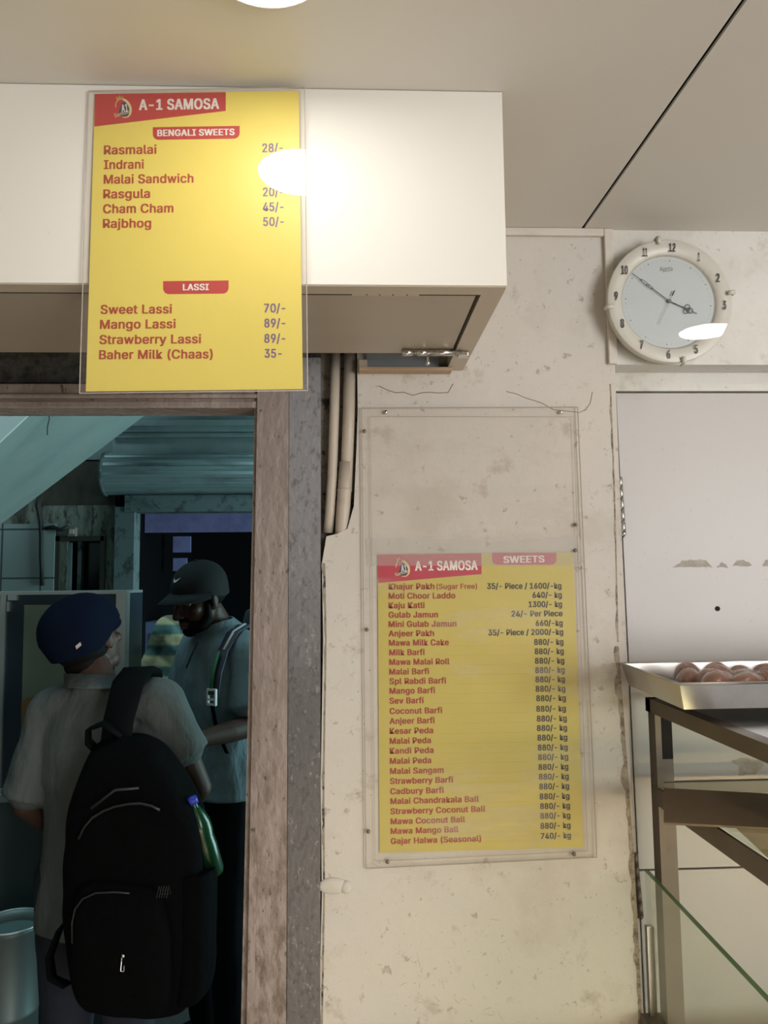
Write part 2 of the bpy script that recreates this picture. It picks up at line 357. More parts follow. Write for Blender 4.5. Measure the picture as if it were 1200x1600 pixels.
def obox(bm, c, ax, ay, az, hx, hy, hz):
    """box with given centre, unit axes and half sizes"""
    c = V(c); vs = []
    for sz in (-1, 1):
        for sy in (-1, 1):
            for sx in (-1, 1):
                vs.append(bm.verts.new(c + V(ax) * hx * sx + V(ay) * hy * sy + V(az) * hz * sz))
    for f in ((0, 1, 3, 2), (4, 6, 7, 5), (0, 4, 5, 1), (2, 3, 7, 6), (0, 2, 6, 4), (1, 5, 7, 3)):
        bm.faces.new([vs[i] for i in f])
    return bm


def hull8(bm, lo, hi):
    """solid between two quads (lists of 4 points each, same order)"""
    a = [bm.verts.new(p) for p in lo]; b = [bm.verts.new(p) for p in hi]
    bm.faces.new(a[::-1]); bm.faces.new(b)
    for i in range(4): bm.faces.new((a[i], a[(i + 1) % 4], b[(i + 1) % 4], b[i]))
    return bm


def prism_y(bm, pts, y0, y1):
    """polygon (x, z) extruded from y0 to y1"""
    a = [bm.verts.new((x, y0, z)) for x, z in pts]; b = [bm.verts.new((x, y1, z)) for x, z in pts]
    bm.faces.new(a); bm.faces.new(b[::-1])
    n = len(pts)
    for i in range(n): bm.faces.new((a[i], b[i], b[(i + 1) % n], a[(i + 1) % n]))
    return bm


def pxpoly(pts, y): return [(p.x, p.z) for p in (PY(a, b, y) for a, b in pts)]


def frame_of(d):
    d = d.normalized(); up = V((0, 0, 1)) if abs(d.z) < 0.95 else V((1, 0, 0))
    x = d.cross(up).normalized(); return x, d.cross(x).normalized()


def tube(bm, pts, rad, n=12, cap=True):
    pts = [V(p) for p in pts]; rings = []
    rad = rad if isinstance(rad, (list, tuple)) else [rad] * len(pts)
    x = None
    for i, p in enumerate(pts):
        d = (pts[min(i + 1, len(pts) - 1)] - pts[max(i - 1, 0)]).normalized()
        if x is None: x, y = frame_of(d)
        else:
            x = (x - d * x.dot(d)).normalized(); y = d.cross(x)
        rings.append([bm.verts.new(p + (x * math.cos(2 * math.pi * k / n) + y * math.sin(2 * math.pi * k / n)) * rad[i]) for k in range(n)])
    for a, b in zip(rings, rings[1:]):
        for k in range(n): bm.faces.new((a[k], a[(k + 1) % n], b[(k + 1) % n], b[k]))
    if cap: bm.faces.new(rings[0][::-1]); bm.faces.new(rings[-1])
    return bm


def lathe(bm, c, ax, prof, n=48):
    """profile [(radius, height along ax)] revolved; ends closed when the radius is 0"""
    c = V(c); ax = V(ax).normalized(); x, y = frame_of(ax); rings = []
    for r, h in prof:
        if r <= 1e-6: rings.append([bm.verts.new(c + ax * h)])
        else: rings.append([bm.verts.new(c + ax * h + (x * math.cos(2 * math.pi * k / n) + y * math.sin(2 * math.pi * k / n)) * r) for k in range(n)])
    for a, b in zip(rings, rings[1:]):
        for k in range(n):
            k2 = (k + 1) % n
            if len(a) == 1 and len(b) == 1: continue
            if len(a) == 1: bm.faces.new((a[0], b[k2], b[k]))
            elif len(b) == 1: bm.faces.new((a[k], a[k2], b[0]))
            else: bm.faces.new((a[k], a[k2], b[k2], b[k]))
    return bm


def ell(bm, c, r, rot=None, seg=20):
    ret = bmesh.ops.create_uvsphere(bm, u_segments=seg, v_segments=max(8, seg // 2 + 2), radius=1.0)
    m = Matrix.Translation(V(c)) @ ((rot.to_4x4() if rot is not None else Matrix.Identity(4))) @ Matrix.Diagonal((r[0], r[1], r[2], 1)) if not isinstance(r, float) else Matrix.Translation(V(c)) @ Matrix.Diagonal((r, r, r, 1))
    bmesh.ops.transform(bm, matrix=m, verts=ret['verts'])
    return bm


def caps(bm, pts, rad):
    """chain of tapered capsules through points"""
    pts = [V(p) for p in pts]
    for p, r in zip(pts, rad): ell(bm, p, float(r), seg=14)
    for (a, ra), (b, rb) in zip(zip(pts, rad), zip(pts[1:], rad[1:])):
        n = max(2, int((b - a).length / (.5 * max(ra, rb))) + 1)
        tube(bm, [a.lerp(b, i / n) for i in range(n + 1)], [ra + (rb - ra) * i / n for i in range(n + 1)], 14)
    return bm


def loft(bm, secs, ex, ey, n=28, p=2.4):
    """superelliptic horizontal sections (centre, half width, half depth)"""
    rings = []
    fine = []
    for i in range(len(secs) - 1):
        s0, s1, s2, s3 = secs[max(i - 1, 0)], secs[i], secs[i + 1], secs[min(i + 2, len(secs) - 1)]
        for q in range(6):
            t = q / 6; t2, t3 = t * t, t * t * t
            w = (-.5 * t + t2 - .5 * t3, 1 - 2.5 * t2 + 1.5 * t3, .5 * t + 2 * t2 - 1.5 * t3, -.5 * t2 + .5 * t3)
            fine.append((sum((V(s[0]) * k for s, k in zip((s0, s1, s2, s3), w)), V((0, 0, 0))), sum(s[1] * k for s, k in zip((s0, s1, s2, s3), w)), sum(s[2] * k for s, k in zip((s0, s1, s2, s3), w))))
    fine.append(secs[-1])
    first = [(fine[0][0], fine[0][1] * k, fine[0][2] * k) for k in (.08, .3, .55, .8)]
    last = [(fine[-1][0], fine[-1][1] * k, fine[-1][2] * k) for k in (.8, .55, .3, .08)]
    for c, hx, hy in first + fine + last:
        ring = []
        for k in range(n):
            t = 2 * math.pi * k / n; ct, st = math.cos(t), math.sin(t)
            ring.append(bm.verts.new(V(c) + ex * (hx * math.copysign(abs(ct) ** (2 / p), ct)) + ey * (hy * math.copysign(abs(st) ** (2 / p), st))))
        rings.append(ring)
    for a, b in zip(rings, rings[1:]):
        for k in range(n): bm.faces.new((a[k], a[(k + 1) % n], b[(k + 1) % n], b[k]))
    bm.faces.new(rings[0][::-1]); bm.faces.new(rings[-1])
    return bm


def remesh(bm, voxel, smooth=4, bumpy=0.0, bscale=9.0):
    """fuse overlapping solids into one continuous skin"""
    bmesh.ops.recalc_face_normals(bm, faces=bm.faces)
    me = bpy.data.meshes.new('tmp'); bm.to_mesh(me); bm.free()
    o = bpy.data.objects.new('tmp', me); COL.objects.link(o)
    r = o.modifiers.new('r', 'REMESH'); r.mode = 'VOXEL'; r.voxel_size = voxel
    if smooth:
        s = o.modifiers.new('s', 'SMOOTH'); s.factor = 0.5; s.iterations = smooth
    dg = bpy.context.evaluated_depsgraph_get()
    out = bpy.data.meshes.new_from_object(o.evaluated_get(dg))
    bpy.data.objects.remove(o); bpy.data.meshes.remove(me)
    if bumpy:
        nrm = [V(v.normal) for v in out.vertices]
        for v, nv in zip(out.vertices, nrm):
            n = mnoise.noise(V((v.co.x, v.co.y, v.co.z * 0.55)) * bscale) + 0.5 * mnoise.noise(v.co * bscale * 2.3)
            v.co += nv * (n * bumpy)
    return out


# Blender's own bundled sans serif (falls back to the built-in face)
FONT, CAPH = None, 0.70
try:
    FONT = bpy.data.fonts.load(os.path.join(bpy.utils.system_resource('DATAFILES'), 'fonts', 'Inter.woff2'))
except Exception:
    FONT = None
_c = bpy.data.curves.new('t', 'FONT'); _c.body = 'H'
if FONT: _c.font = FONT
_o = bpy.data.objects.new('t', _c); CAPH = max(v.co.y for v in _o.to_mesh().vertices); _o.to_mesh_clear()
bpy.data.objects.remove(_o); bpy.data.curves.remove(_c)


def text_mesh(bm, s, p0, p1, height, out, bold=0.02):
    """lettering whose baseline runs p0 -> p1 (fits that width), cap height in metres, standing proud along `out`"""
    c = bpy.data.curves.new('t', 'FONT'); c.body = s; c.resolution_u = 3
    if FONT: c.font = FONT
    c.space_character = 1.0 + bold * 1.6
    o = bpy.data.objects.new('t', c); me = o.to_mesh()
    xs = [v.co.x for v in me.vertices]; x0, x1 = min(xs) - bold, max(xs) + bold
    p0 = V(p0); p1 = V(p1); e = p1 - p0; up = V(out).cross(e).normalized()
    if up.z < 0: up = -up
    # a bold face: the same outline struck a few times with a small shift
    shifts = [(-bold, -bold * .35), (bold, -bold * .35), (-bold, bold * .35), (bold, bold * .35), (0, 0)] if bold > .012 else [(-bold, 0), (bold, 0)]
    lift = V(out).normalized() * 1e-6
    for k, (dx, dy) in enumerate(shifts):
        vm = [bm.verts.new(p0 + e * ((v.co.x + dx - x0) / (x1 - x0)) + up * ((v.co.y + dy) / CAPH * height) + lift * k) for v in me.vertices]
        for p in me.polygons:
            try: bm.faces.new([vm[i] for i in p.vertices])
            except ValueError: pass
    o.to_mesh_clear(); bpy.data.objects.remove(o); bpy.data.curves.remove(c)
    return bm


def text_px(bm, s, xl, yl, xr, yr, cap_px, y, bold=0.02):
    p0 = PY(xl, yl, y); p1 = PY(xr, yr, y)
    h = (PY(xl, yl - cap_px, y) - p0).length
    return text_mesh(bm, s, p0, p1, h, (0, -1, 0), bold)


def poly_px(bm, pts, y, th=0.0002):
    return prism_y(bm, pxpoly(pts, y), y, y + th)


def banner_pts(x0, x1, y0, y1, r):
    pts = [(x0, y0), (x1, y0)]
    for k in range(6):
        a = k / 5 * math.pi / 2; pts.append((x1 - r + r * math.cos(a), y1 - r + r * math.sin(a)))
    for k in range(6):
        a = math.pi / 2 + k / 5 * math.pi / 2; pts.append((x0 + r + r * math.cos(a), y1 - r + r * math.sin(a)))
    return pts


# ================================================================== THE ROOM
WY = 1.85          # plane of the plastered wall
ZC = 2.384         # ceiling
BX = 0.281         # end of the overhead cabinet
BY = 1.307         # its front
BZ = 2.019         # its underside

struct('floor', box(B(), -2.2, 5.0, -3.4, 1.98, -0.08, 0.0), M['floor'])
# ceiling of two boards with an open joint running front to back
ja, jb = PZ(1163, 0, ZC), PZ(912, 355, ZC)
jd = (jb - ja) / (jb.y - ja.y)
jx = lambda y: ja.x + jd.x * (y - ja.y)
g = 0.0040
bm = B(); hull8(bm, [(-2.2, -3.4, ZC), (jx(-3.4) - g, -3.4, ZC), (jx(2.1) - g, 2.1, ZC), (-2.2, 2.1, ZC)],
                [(-2.2, -3.4, ZC + .006), (jx(-3.4) - g, -3.4, ZC + .006), (jx(2.1) - g, 2.1, ZC + .006), (-2.2, 2.1, ZC + .006)])
struct('ceiling', bm, M['ceiling'])
bm = B(); hull8(bm, [(jx(-3.4) + g, -3.4, ZC), (5.0, -3.4, ZC), (5.0, 2.1, ZC), (jx(2.1) + g, 2.1, ZC)],
                [(jx(-3.4) + g, -3.4, ZC + .006), (5.0, -3.4, ZC + .006), (5.0, 2.1, ZC + .006), (jx(2.1) + g, 2.1, ZC + .006)])
struct('ceiling', bm, M['ceiling'])
struct('ceiling_void', box(B(), -2.2, 5.0, -3.4, 2.1, ZC + 0.03, ZC + 0.1), M['black_gap'])
struct('wall_left', box(B(), -2.3, -2.2, -3.4, 1.98, -0.08, ZC), M['side_wall'])
struct('wall_right', box(B(), 5.0, 5.1, -3.4, 2.1, -0.08, ZC), M['side_wall'])

# plastered wall: irregular edge beside the pipes
XR = 0.664
edge = [(497, 1640), (503, 1400), (501, 1230), (505, 1000), (503, 880), (510, 838), (527, 834), (543, 826), (553, 790), (557, 700), (559, 640), (558, 556)]
pts = pxpoly(edge, WY)
zb = 0.0
poly = [(pts[0][0], zb)] + pts + [(pts[-1][0], ZC), (XR, ZC), (XR, zb)]
wall = struct('wall_back', prism_y(B(), poly, WY, 2.0), M['plaster'])
# rough chase behind the pipes and above the door
struct('wall_chase', box(B(), -0.155, 0.03, 1.90, 2.0, 0.0, ZC), M['mortar'])
struct('wall_over_door', box(B(), -2.2, -0.07, 1.875, 2.0, 1.995, ZC), M['cement'])
# wall above the right-hand door, its lower edge overhanging the door frame
zl = 2.035
struct('wall_above_door', box(B(), XR, 5.0, WY, 2.0, zl, ZC), M['plaster_white'])
# lintel strip of the white door, and the door jamb
struct('trim_1', box(B(), XR, 5.0, 1.925, 2.0, 1.987, zl), M['plaster_white'])
bm = B(); prism_y(bm, pxpoly([(930, 612), (961, 613), (1001, 1470), (1010, 1700), (940, 1700)], 1.93), 1.93, 2.0)
struct('trim_2', bm, M['plaster'])
struct('wall_behind_door', box(B(), XR, 5.0, 2.0, 2.1, 0.0, ZC), M['black_gap'])

# peeled cracks of the plaster, part of the wall
bm = B()
for path, r in (([(592, 604), (605, 611), (618, 614), (632, 613), (646, 618), (660, 615), (672, 612), (686, 615), (700, 612), (708, 600)], .0011),
                ([(790, 613), (806, 616), (822, 623), (845, 628), (866, 640), (880, 642), (905, 646), (916, 641), (922, 630), (926, 612)], .0009)):
    tube(bm, [PY(a + random.uniform(-1, 1), b + random.uniform(-1.5, 1.5), WY - 0.0002) for a, b in path], r, 6)
random.seed(21)
for k in range(24):
    a, b = random.uniform(560, 930), random.uniform(1430, 1590)
    if k % 4: a, b = random.uniform(650, 780), random.uniform(1500, 1590)
    L_ = random.uniform(5, 22); an = random.choice((0.1, 1.4, 1.6, -.3, .9))
    q = [(a + L_ * t * math.cos(an) + random.uniform(-1.5, 1.5), b + L_ * t * math.sin(an) + random.uniform(-1.5, 1.5)) for t in (0, .35, .7, 1)]
    tube(bm, [PY(x, y, WY - .0001) for x, y in q], [.0001, .0003, .0004, .0001], 5)
obj('crack', bm, mat('crack_dark', (0.24, 0.19, 0.15), 0.9), wall)
bm = B()
c = PY(541, 1386, WY); ell(bm, c, (0.015, 0.009, 0.015)); ell(bm, PY(520, 1384, WY), (0.034, 0.008, 0.019)); ell(bm, c + V((0, -0.005, 0)), (0.006, 0.004, 0.006))
obj('plug', bm, M['plaster'], wall, True)

def worn_edge(path, width, seedv, m=None):
    """ragged line of broken plaster along an edge of the wall"""
    random.seed(seedv); L_, R_ = [], []
    for (a, b), (a2, b2) in zip(path, path[1:]):
        n = max(2, int(abs(b2 - b) / 7))
        for k in range(n):
            t = k / n; x, y = a + (a2 - a) * t, b + (b2 - b) * t
            w = width * (0.35 + 0.65 * abs(mnoise.noise(V((y * .021, seedv, 0)))) * 2) * random.uniform(.85, 1.1)
            L_.append((x - w, y)); R_.append((x + .8, y))
    bm = B()
    for i in range(len(L_) - 1):
        prism_y(bm, pxpoly([L_[i], R_[i], R_[i + 1], L_[i + 1]], WY - .0006), WY - .0006, WY + .004)
    obj('worn_edge', bm, m or M['mortar'], wall)


worn_edge([(966, 1010), (974, 1120), (982, 1230), (990, 1340), (996, 1450), (1001, 1560), (1004, 1640)], 13, 3, M['dirt_edge'])
worn_edge([(507.5, 880), (509.5, 1000), (506, 1230), (507, 1400), (503, 1640)], 5, 5)
worn_edge([(954, 600), (957, 680), (960, 760), (963, 880), (966, 1010)], 3, 8, M['dirt_edge'])

# PVC casing along the ceiling and down the corner
bm = B()
p0, p1 = PY(790, 360, WY), PY(952, 360, WY)
box(bm, p0.x - 0.02, 0.6455, WY - 0.012, WY, ZC - 0.02, ZC - .0004, .002)
box(bm, 0.646, 0.668, WY - 0.012, WY, PY(960, 570, WY).z, ZC - .0004, .002)
struct('trim_3', bm, M['pvc'])

# ---------------------------------------------------------------- white flush door (window_less) with hinges
DY = 1.93
dt = thing('door_1', (1.2, DY, 0), None, None); dt['kind'] = 'structure'
mid = PY(1090, 1357, DY).z
lf = pxpoly([(963, 615), (1003, 1470)], DY)
xa = lambda z: lf[0][0] + (lf[1][0] - lf[0][0]) * (lf[0][1] - z) / (lf[0][1] - lf[1][1])
bm = B(); prism_y(bm, [(xa(1.982), 1.982), (2.4, 1.982), (2.4, mid + .0025), (xa(mid) + .001, mid + .0025)], DY, DY + .03); obj('leaf', bm, M['door'], dt)
bm = B(); prism_y(bm, [(xa(mid) + .001, mid - .0025), (2.4, mid - .0025), (2.4, 0.02), (xa(0.02) + .001, 0.02)], DY, DY + .03); obj('leaf', bm, M['door'], dt)


def hinge(xp, y0, y1, m):
    bm = B(); a, b = PY(xp[0], y0, DY - .004), PY(xp[1], y1, DY - .004)
    n = 5
    for k in range(n):
        s = a + (b - a) * (k / n + .006); e = a + (b - a) * ((k + 1) / n - .006)
        tube(bm, [s, e], 0.0068, 12)
    lathe(bm, b, (b - a), [(0.0068, 0), (0.007, .004), (0, .012)], 12)
    obj('hinge', bm, m, dt, True)


hinge((968, 974), 745, 833, M['steel'])
hinge((992, 1001), 1332, 1430, M['screw'])
bm = B(); p = PY(1121, 951, DY); lathe(bm, p + V((0, .001, 0)), (0, -1, 0), [(0, 0), (.0062, 0), (.0062, .003), (.004, .004), (0, .004)], 16); obj('knob_hole', bm, M['black_gap'], dt)


def stain(pts, seedv, name='glue_stain'):
    random.seed(seedv); q = []
    for i, (a, b) in enumerate(pts):
        a2, b2 = pts[(i + 1) % len(pts)]
        for k in range(4):
            t = k / 4; q.append((a + (a2 - a) * t + random.uniform(-1.6, 1.6), b + (b2 - b) * t + random.uniform(-1.4, 1.4)))
    bm = B(); prism_y(bm, pxpoly(q, DY), DY - 0.0003, DY + .001); obj(name, bm, M['stain'], dt)


stain([(1052, 886), (1066, 877), (1090, 874), (1104, 876), (1114, 887), (1090, 886)], 1)
stain([(1120, 887), (1126, 879), (1133, 880), (1138, 887)], 2)
stain([(1144, 885), (1152, 876), (1163, 875), (1176, 884), (1160, 884)], 3)
stain([(1192, 886), (1194, 876), (1215, 874), (1215, 886)], 4)
stain([(1143, 1187), (1160, 1184), (1178, 1187), (1196, 1184), (1190, 1200), (1178, 1211), (1155, 1212), (1154, 1200)], 5)

# ---------------------------------------------------------------- timber door frame round the open doorway
JX0, JX1 = PY(398, 650, 1.84), PY(376, 1590, 1.84)


def jamb_x(px_top, px_bot, z, y=1.84):
    a, b = PY(px_top, 650, y), PY(px_bot, 1590, y)
    return a.x + (b.x - a.x) * (a.z - z) / (a.z - b.z)


bm = B()
for (t0, b0, t1, b1, y0, y1) in ((408, 396, 451, 447, 1.842, 1.94), (402, 386, 412, 398, 1.836, 1.94), (397, 376, 404, 388, 1.848, 1.94)):
    zt = PY(400, 604, 1.84).z
    hull8(bm, [(jamb_x(t0, b0, 0), y0, 0), (jamb_x(t1, b1, 0), y0, 0), (jamb_x(t1, b1, 0), y1, 0), (jamb_x(t0, b0, 0), y1, 0)],
          [(jamb_x(t0, b0, zt), y0, zt), (jamb_x(t1, b1, zt), y0, zt), (jamb_x(t1, b1, zt), y1, zt), (jamb_x(t0, b0, zt), y1, zt)])
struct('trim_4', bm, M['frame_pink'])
bm = B()
zz = lambda y: PY(250, y, 1.84).z
xl = jamb_x(399, 377, 1.95) + .012
box(bm, -1.18, xl, 1.846, 1.94, zz(614), zz(598), .003)
box(bm, -1.18, xl, 1.838, 1.94, zz(622), zz(615), .003)
box(bm, -1.18, xl, 1.850, 1.94, zz(627), zz(621))
box(bm, -1.18, xl, 1.842, 1.935, zz(637), zz(626), .003)
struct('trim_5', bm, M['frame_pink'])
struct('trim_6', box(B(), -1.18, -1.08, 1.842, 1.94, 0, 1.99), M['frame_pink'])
struct('wall_beside_door', box(B(), -2.2, -1.18, 1.85, 2.0, 0, 2.0), M['side_wall'])
# grey painted metal strip between frame and plaster
bm = B(); prism_y(bm, [(PY(447, 1590, 1.845).x, 0), (PY(499, 1590, 1.845).x, 0), (PY(501, 560, 1.845).x, 2.05), (PY(452, 620, 1.845).x, 2.05)], 1.846, 1.95)
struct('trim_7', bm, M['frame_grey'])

# ---------------------------------------------------------------- two painted pipes
t = thing('water_pipe', PY(519, 825, 1.87), 'thinner of two painted pipes beside the grey door strip, ending in plaster', 'pipe')
a = [PY(524.5, 545, 1.872), PY(522.5, 640, 1.872), PY(519, 745, 1.872), PY(515.5, 800, 1.872), PY(513, 832, 1.88)]
obj('pipe_run', tube(B(), a, .0122, 20), M['pipe'], t, True)
t = thing('drain_pipe', PY(536, 850, 1.865), 'thicker painted pipe with a socket joint beside the acrylic price panel', 'pipe')
a = [PY(547.5, 545, 1.866), PY(545, 660, 1.866), PY(540.5, 768, 1.866)]
obj('pipe_run', tube(B(), a, .0152, 20), M['pipe'], t, True)
a = [PY(541, 722, 1.866), PY(538.5, 766, 1.866), PY(535.5, 810, 1.866), PY(532, 880, 1.872)]
obj('socket', tube(B(), a, [.0163, .017, .017, .0165], 20), M['pipe'], t, True)
ring = PY(538.5, 765, 1.866); obj('collar', tube(B(), [ring + V((0, 0, -.003)), ring + V((0, 0, .002))], .0182, 20), M['pipe'], t, True)

# ---------------------------------------------------------------- ceiling lamps


def ceiling_lamp(x, y, label):
    t = thing('ceiling_lamp', (x, y, ZC), label, 'lamp', 'round ceiling lamps')
    obj('lamp_rim', lathe(B(), (x, y, ZC), (0, 0, -1), [(.096, 0), (.096, .006), (.092, .010), (.090, .006)], 48), M['lamp_rim'], t, True)
    obj('diffuser', lathe(B(), (x, y, ZC), (0, 0, -1), [(.090, .004), (.089, .009), (0, .010)], 48), M['lamp'], t, True)


ceiling_lamp(-0.114, 1.012, 'round white ceiling lamp in front of the overhead cabinet, lit')
ceiling_lamp(1.27, 0.985, 'round white ceiling lamp mirrored in the clock glass, lit')
ceiling_lamp(-1.75, -0.6, 'round white ceiling lamp over the shop floor beside the side wall, lit')
ceiling_lamp(2.1, -0.6, 'round white ceiling lamp over the shop floor beyond the counter, lit')

# ---------------------------------------------------------------- overhead cabinet
cab = thing('overhead_cabinet', ((BX - 1.6) / 2, 1.6, BZ), 'white laminate overhead cabinet boxed in under the ceiling above the doorway', 'cabinet')
x0 = -2.19
st = PZ(600, 460.5, BZ).y; bk = PZ(600, 553, BZ).y
obj('front_panel', box(B(), x0, BX, BY, BY + .016, BZ + .0015, ZC - .001, .0008), M['laminate'], cab)
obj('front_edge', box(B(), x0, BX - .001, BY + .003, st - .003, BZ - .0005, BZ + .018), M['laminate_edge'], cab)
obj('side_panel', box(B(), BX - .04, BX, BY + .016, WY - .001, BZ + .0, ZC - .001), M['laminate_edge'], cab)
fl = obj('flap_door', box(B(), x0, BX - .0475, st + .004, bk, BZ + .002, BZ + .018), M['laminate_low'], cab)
obj('inner_shell', box(B(), x0, BX - .04, st - .002, 1.80, BZ + .055, BZ + .06), M['black_gap'], cab)
obj('flap_gap_shade', box(B(), x0, BX - .0475, st - .002, st + .004, BZ + .0004, BZ + .02), M['black_gap'], fl)  # black strip standing in for the shadow gap at the flap's front
bm = B()
for a, b in ((550, 572), (574, 592), (594, 613), (615, 635), (637, 655)):
    p, q = PZ(a, 460, BZ), PZ(b, 460, BZ); box(bm, p.x, q.x, st - .003, st + .006, BZ - .0005, BZ + .006, .0008)
obj('piano_hinge', bm, M['laminate_edge'], cab)
# slide bolt on the underside
LB = thing('slide_bolt', PZ(680, 550, BZ), 'small chrome slide bolt screwed under the overhead cabinet flap', 'bolt')
la, lb = PZ(628, 550, BZ), PZ(731, 550, BZ)
yb_ = la.y
obj('mounting_plate', box(B(), la.x, lb.x - .02, yb_ - .014, yb_ + .012, BZ - .0015, BZ + .002, .0005), M['chrome'], LB)
bm = B()
for a, b in ((628, 645), (652, 668), (671, 712)):
    tube(bm, [PZ(a, 551, BZ - .006) + V((0, 0, 0)), PZ(b, 551, BZ - .006)], .0075, 16)
obj('barrel', bm, M['chrome'], LB, True)
obj('bolt_rod', tube(B(), [PZ(628, 551, BZ - .006), PZ(722, 551, BZ - .006)], .0045, 12), M['chrome'], LB, True)
p = PZ(668, 553, BZ - .006); obj('knob', lathe(B(), p, (0, -.15, -1), [(.0035, 0), (.0035, .016), (.005, .018), (.005, .026), (0, .028)], 14), M['chrome'], LB, True)
obj('keeper', box(B(), PZ(714, 551, BZ).x, lb.x, yb_ - .011, yb_ + .009, BZ - .012, BZ, .002), M['chrome'], LB)
# batten and recess behind the bolt
bt = thing('timber_batten', PY(632, 578, 1.83), 'short bare timber batten fixed to the plaster under the cabinet', 'batten')
pa, pb = PY(561, 577, 1.82), PY(706, 574, 1.82)
obj('ledge', box(B(), pa.x, pb.x, 1.815, WY - .001, pa.z - .004, pa.z + .005, .001), M['timber'], bt)
obj('board_face', box(B(), pa.x + .018, pb.x - .03, 1.838, WY - .001, pa.z + .005, BZ + .06), M['blue_grey'], bt)
obj('block', box(B(), pa.x, pa.x + .02, 1.822, WY - .001, pa.z + .005, BZ + .02, .001), M['laminate_edge'], bt)

# ================================================================== hanging menu board
MY = BY - 0.016
mb = thing('menu_board', PY(300, 612, MY), 'yellow printed menu of Bengali sweets and lassi in clear acrylic, hung on the cabinet front', 'menu board')
sheet = [(145, 141), (466.5, 141), (473.5, 609), (132.5, 610.5)]
obj('printed_sheet', poly_px(B(), sheet, MY + .003, .0012), M['sheet_yellow'], mb)
TY = MY + .0026
obj('header_banner', poly_px(B(), [(145, 141), (352, 141.5), (352, 171), (144.3, 192.5)], TY + .0002), M['print_red'], mb)
bm = B(); poly_px(bm, banner_pts(237, 374, 195, 215, 9), TY + .0002); obj('heading_banner', bm, M['print_red'], mb)
bm = B(); poly_px(bm, banner_pts(254, 357, 438, 458.5, 9), TY + .0002); obj('heading_banner', bm, M['print_red'], mb)
for a in (('A-1 SAMOSA', 214.8, 167.4, 341.7, 167.4, 16.3, TY, .035), ('BENGALI SWEETS', 244, 209.2, 366, 209.2, 9.8, TY, .035), ('LASSI', 285, 452.6, 326, 452.6, 9.6, TY, .035)):
    obj('heading_lettering', text_px(B(), *a), M['print_white'], mb)
for s, xl_, xr_, y_ in (('Rasmalai', 159.5, 243, 236.8), ('Indrani', 159.5, 223, 260), ('Malai Sandwich', 159.3, 301.5, 283.2), ('Rasgula', 158.8, 233, 306.3),
                        ('Cham Cham', 158.5, 270, 329.8), ('Rajbhog', 158.3, 235, 353), ('Sweet Lassi', 155, 268, 488.6), ('Mango Lassi', 154.3, 274, 512),
                        ('Strawberry Lassi', 153.5, 314, 536), ('Baher Milk (Chaas)', 153, 332.5, 559.8)):
    obj('item_lettering', text_px(B(), s, xl_, y_, xr_, y_, 13.8, TY, .026), M['print_brown'], mb)
for s, xl_, xr_, y_ in (('28/-', 409.5, 442, 237), ('50/-', 410, 442, 260), ('32/-', 410, 442.5, 283.2), ('20/-', 410.5, 443, 306.3), ('45/-', 410.5, 443, 329.8),
                        ('50/-', 411, 443.5, 353), ('70/-', 412.5, 446, 488.6), ('89/-', 413, 446, 512), ('89/-', 413, 446, 536), ('35-', 413.5, 440.5, 559.5)):
    obj('price_lettering', text_px(B(), s, xl_, y_, xr_, y_, 13.4, TY, .026), M['print_violet'], mb)


def ring_logo(parent, cx, cy, s, y):
    """round shop emblem: cream crescent ring, little crown, white A1"""
    bm = B(); n = 28
    for k in range(n):
        a0, a1 = [math.radians(-110 + 285 * q / n) for q in (k, k + 1)]
        w = lambda a: 1.5 + 4.0 * max(0.0, math.cos(a - 0.25))
        R0, R1 = 14.0, 17.0
        q = []
        for a, rr in ((a0, 1), (a1, 1), (a1, 0), (a0, 0)):
            ro = 1.0 - (0 if rr else w(a) / 17.0)
            q.append((cx + s * (R0 * ro * math.cos(a) + 3.0 * math.sin(-a)), cy - s * R1 * ro * math.sin(a)))
        poly_px(bm, q, y + .0001, .0001)
    obj('emblem_ring', bm, M['print_cream'], parent)
    bm = B(); poly_px(bm, [(cx + s * a, cy + s * b) for a, b in ((-10, 12), (-3, -9), (9, -12), (13, -4), (9, 12), (0, 15))], y + .00012, .0001); obj('emblem_disc', bm, M['print_navy'], parent)
    bm = B(); poly_px(bm, [(cx + s * a, cy + s * b) for a, b in ((-12, -14), (-13, -21), (-9, -18), (-7, -23), (-4, -18), (0, -21), (-2, -14))], y + .0001, .0001); obj('emblem_crown', bm, M['print_line'], parent)
    bm = B(); text_px(bm, 'A1', cx - s * 3, cy + s * 7, cx + s * 8, cy + s * 6, 13 * s, y, .03); obj('emblem_lettering', bm, M['print_white'], parent)
    bm = B(); text_px(bm, 'Samosa', cx - s * 15, cy + s * 16, cx + s * 13, cy + s * 8, 6.5 * s, y, .01); obj('emblem_script', bm, M['print_cream'], parent)


ring_logo(mb, 190.5, 164, 0.92, TY)
acr = [(135, 136), (476, 136), (481, 611.5), (122.5, 613.5)]
obj('acrylic_sheet', poly_px(B(), acr, MY - .0012, .003), M['acrylic'], mb)
bm = B(); pp = [PY(a, b, MY + .0003) for a, b in acr]
for a, b in zip(pp, pp[1:] + pp[:1]): tube(bm, [a, b], .0009, 6)
obj('sheet_edge', bm, mat('acrylic_edge', (0.46, 0.42, 0.38), 0.25), mb)

mb.rotation_euler = (math.radians(-.6), 0, math.radians(-1.5))

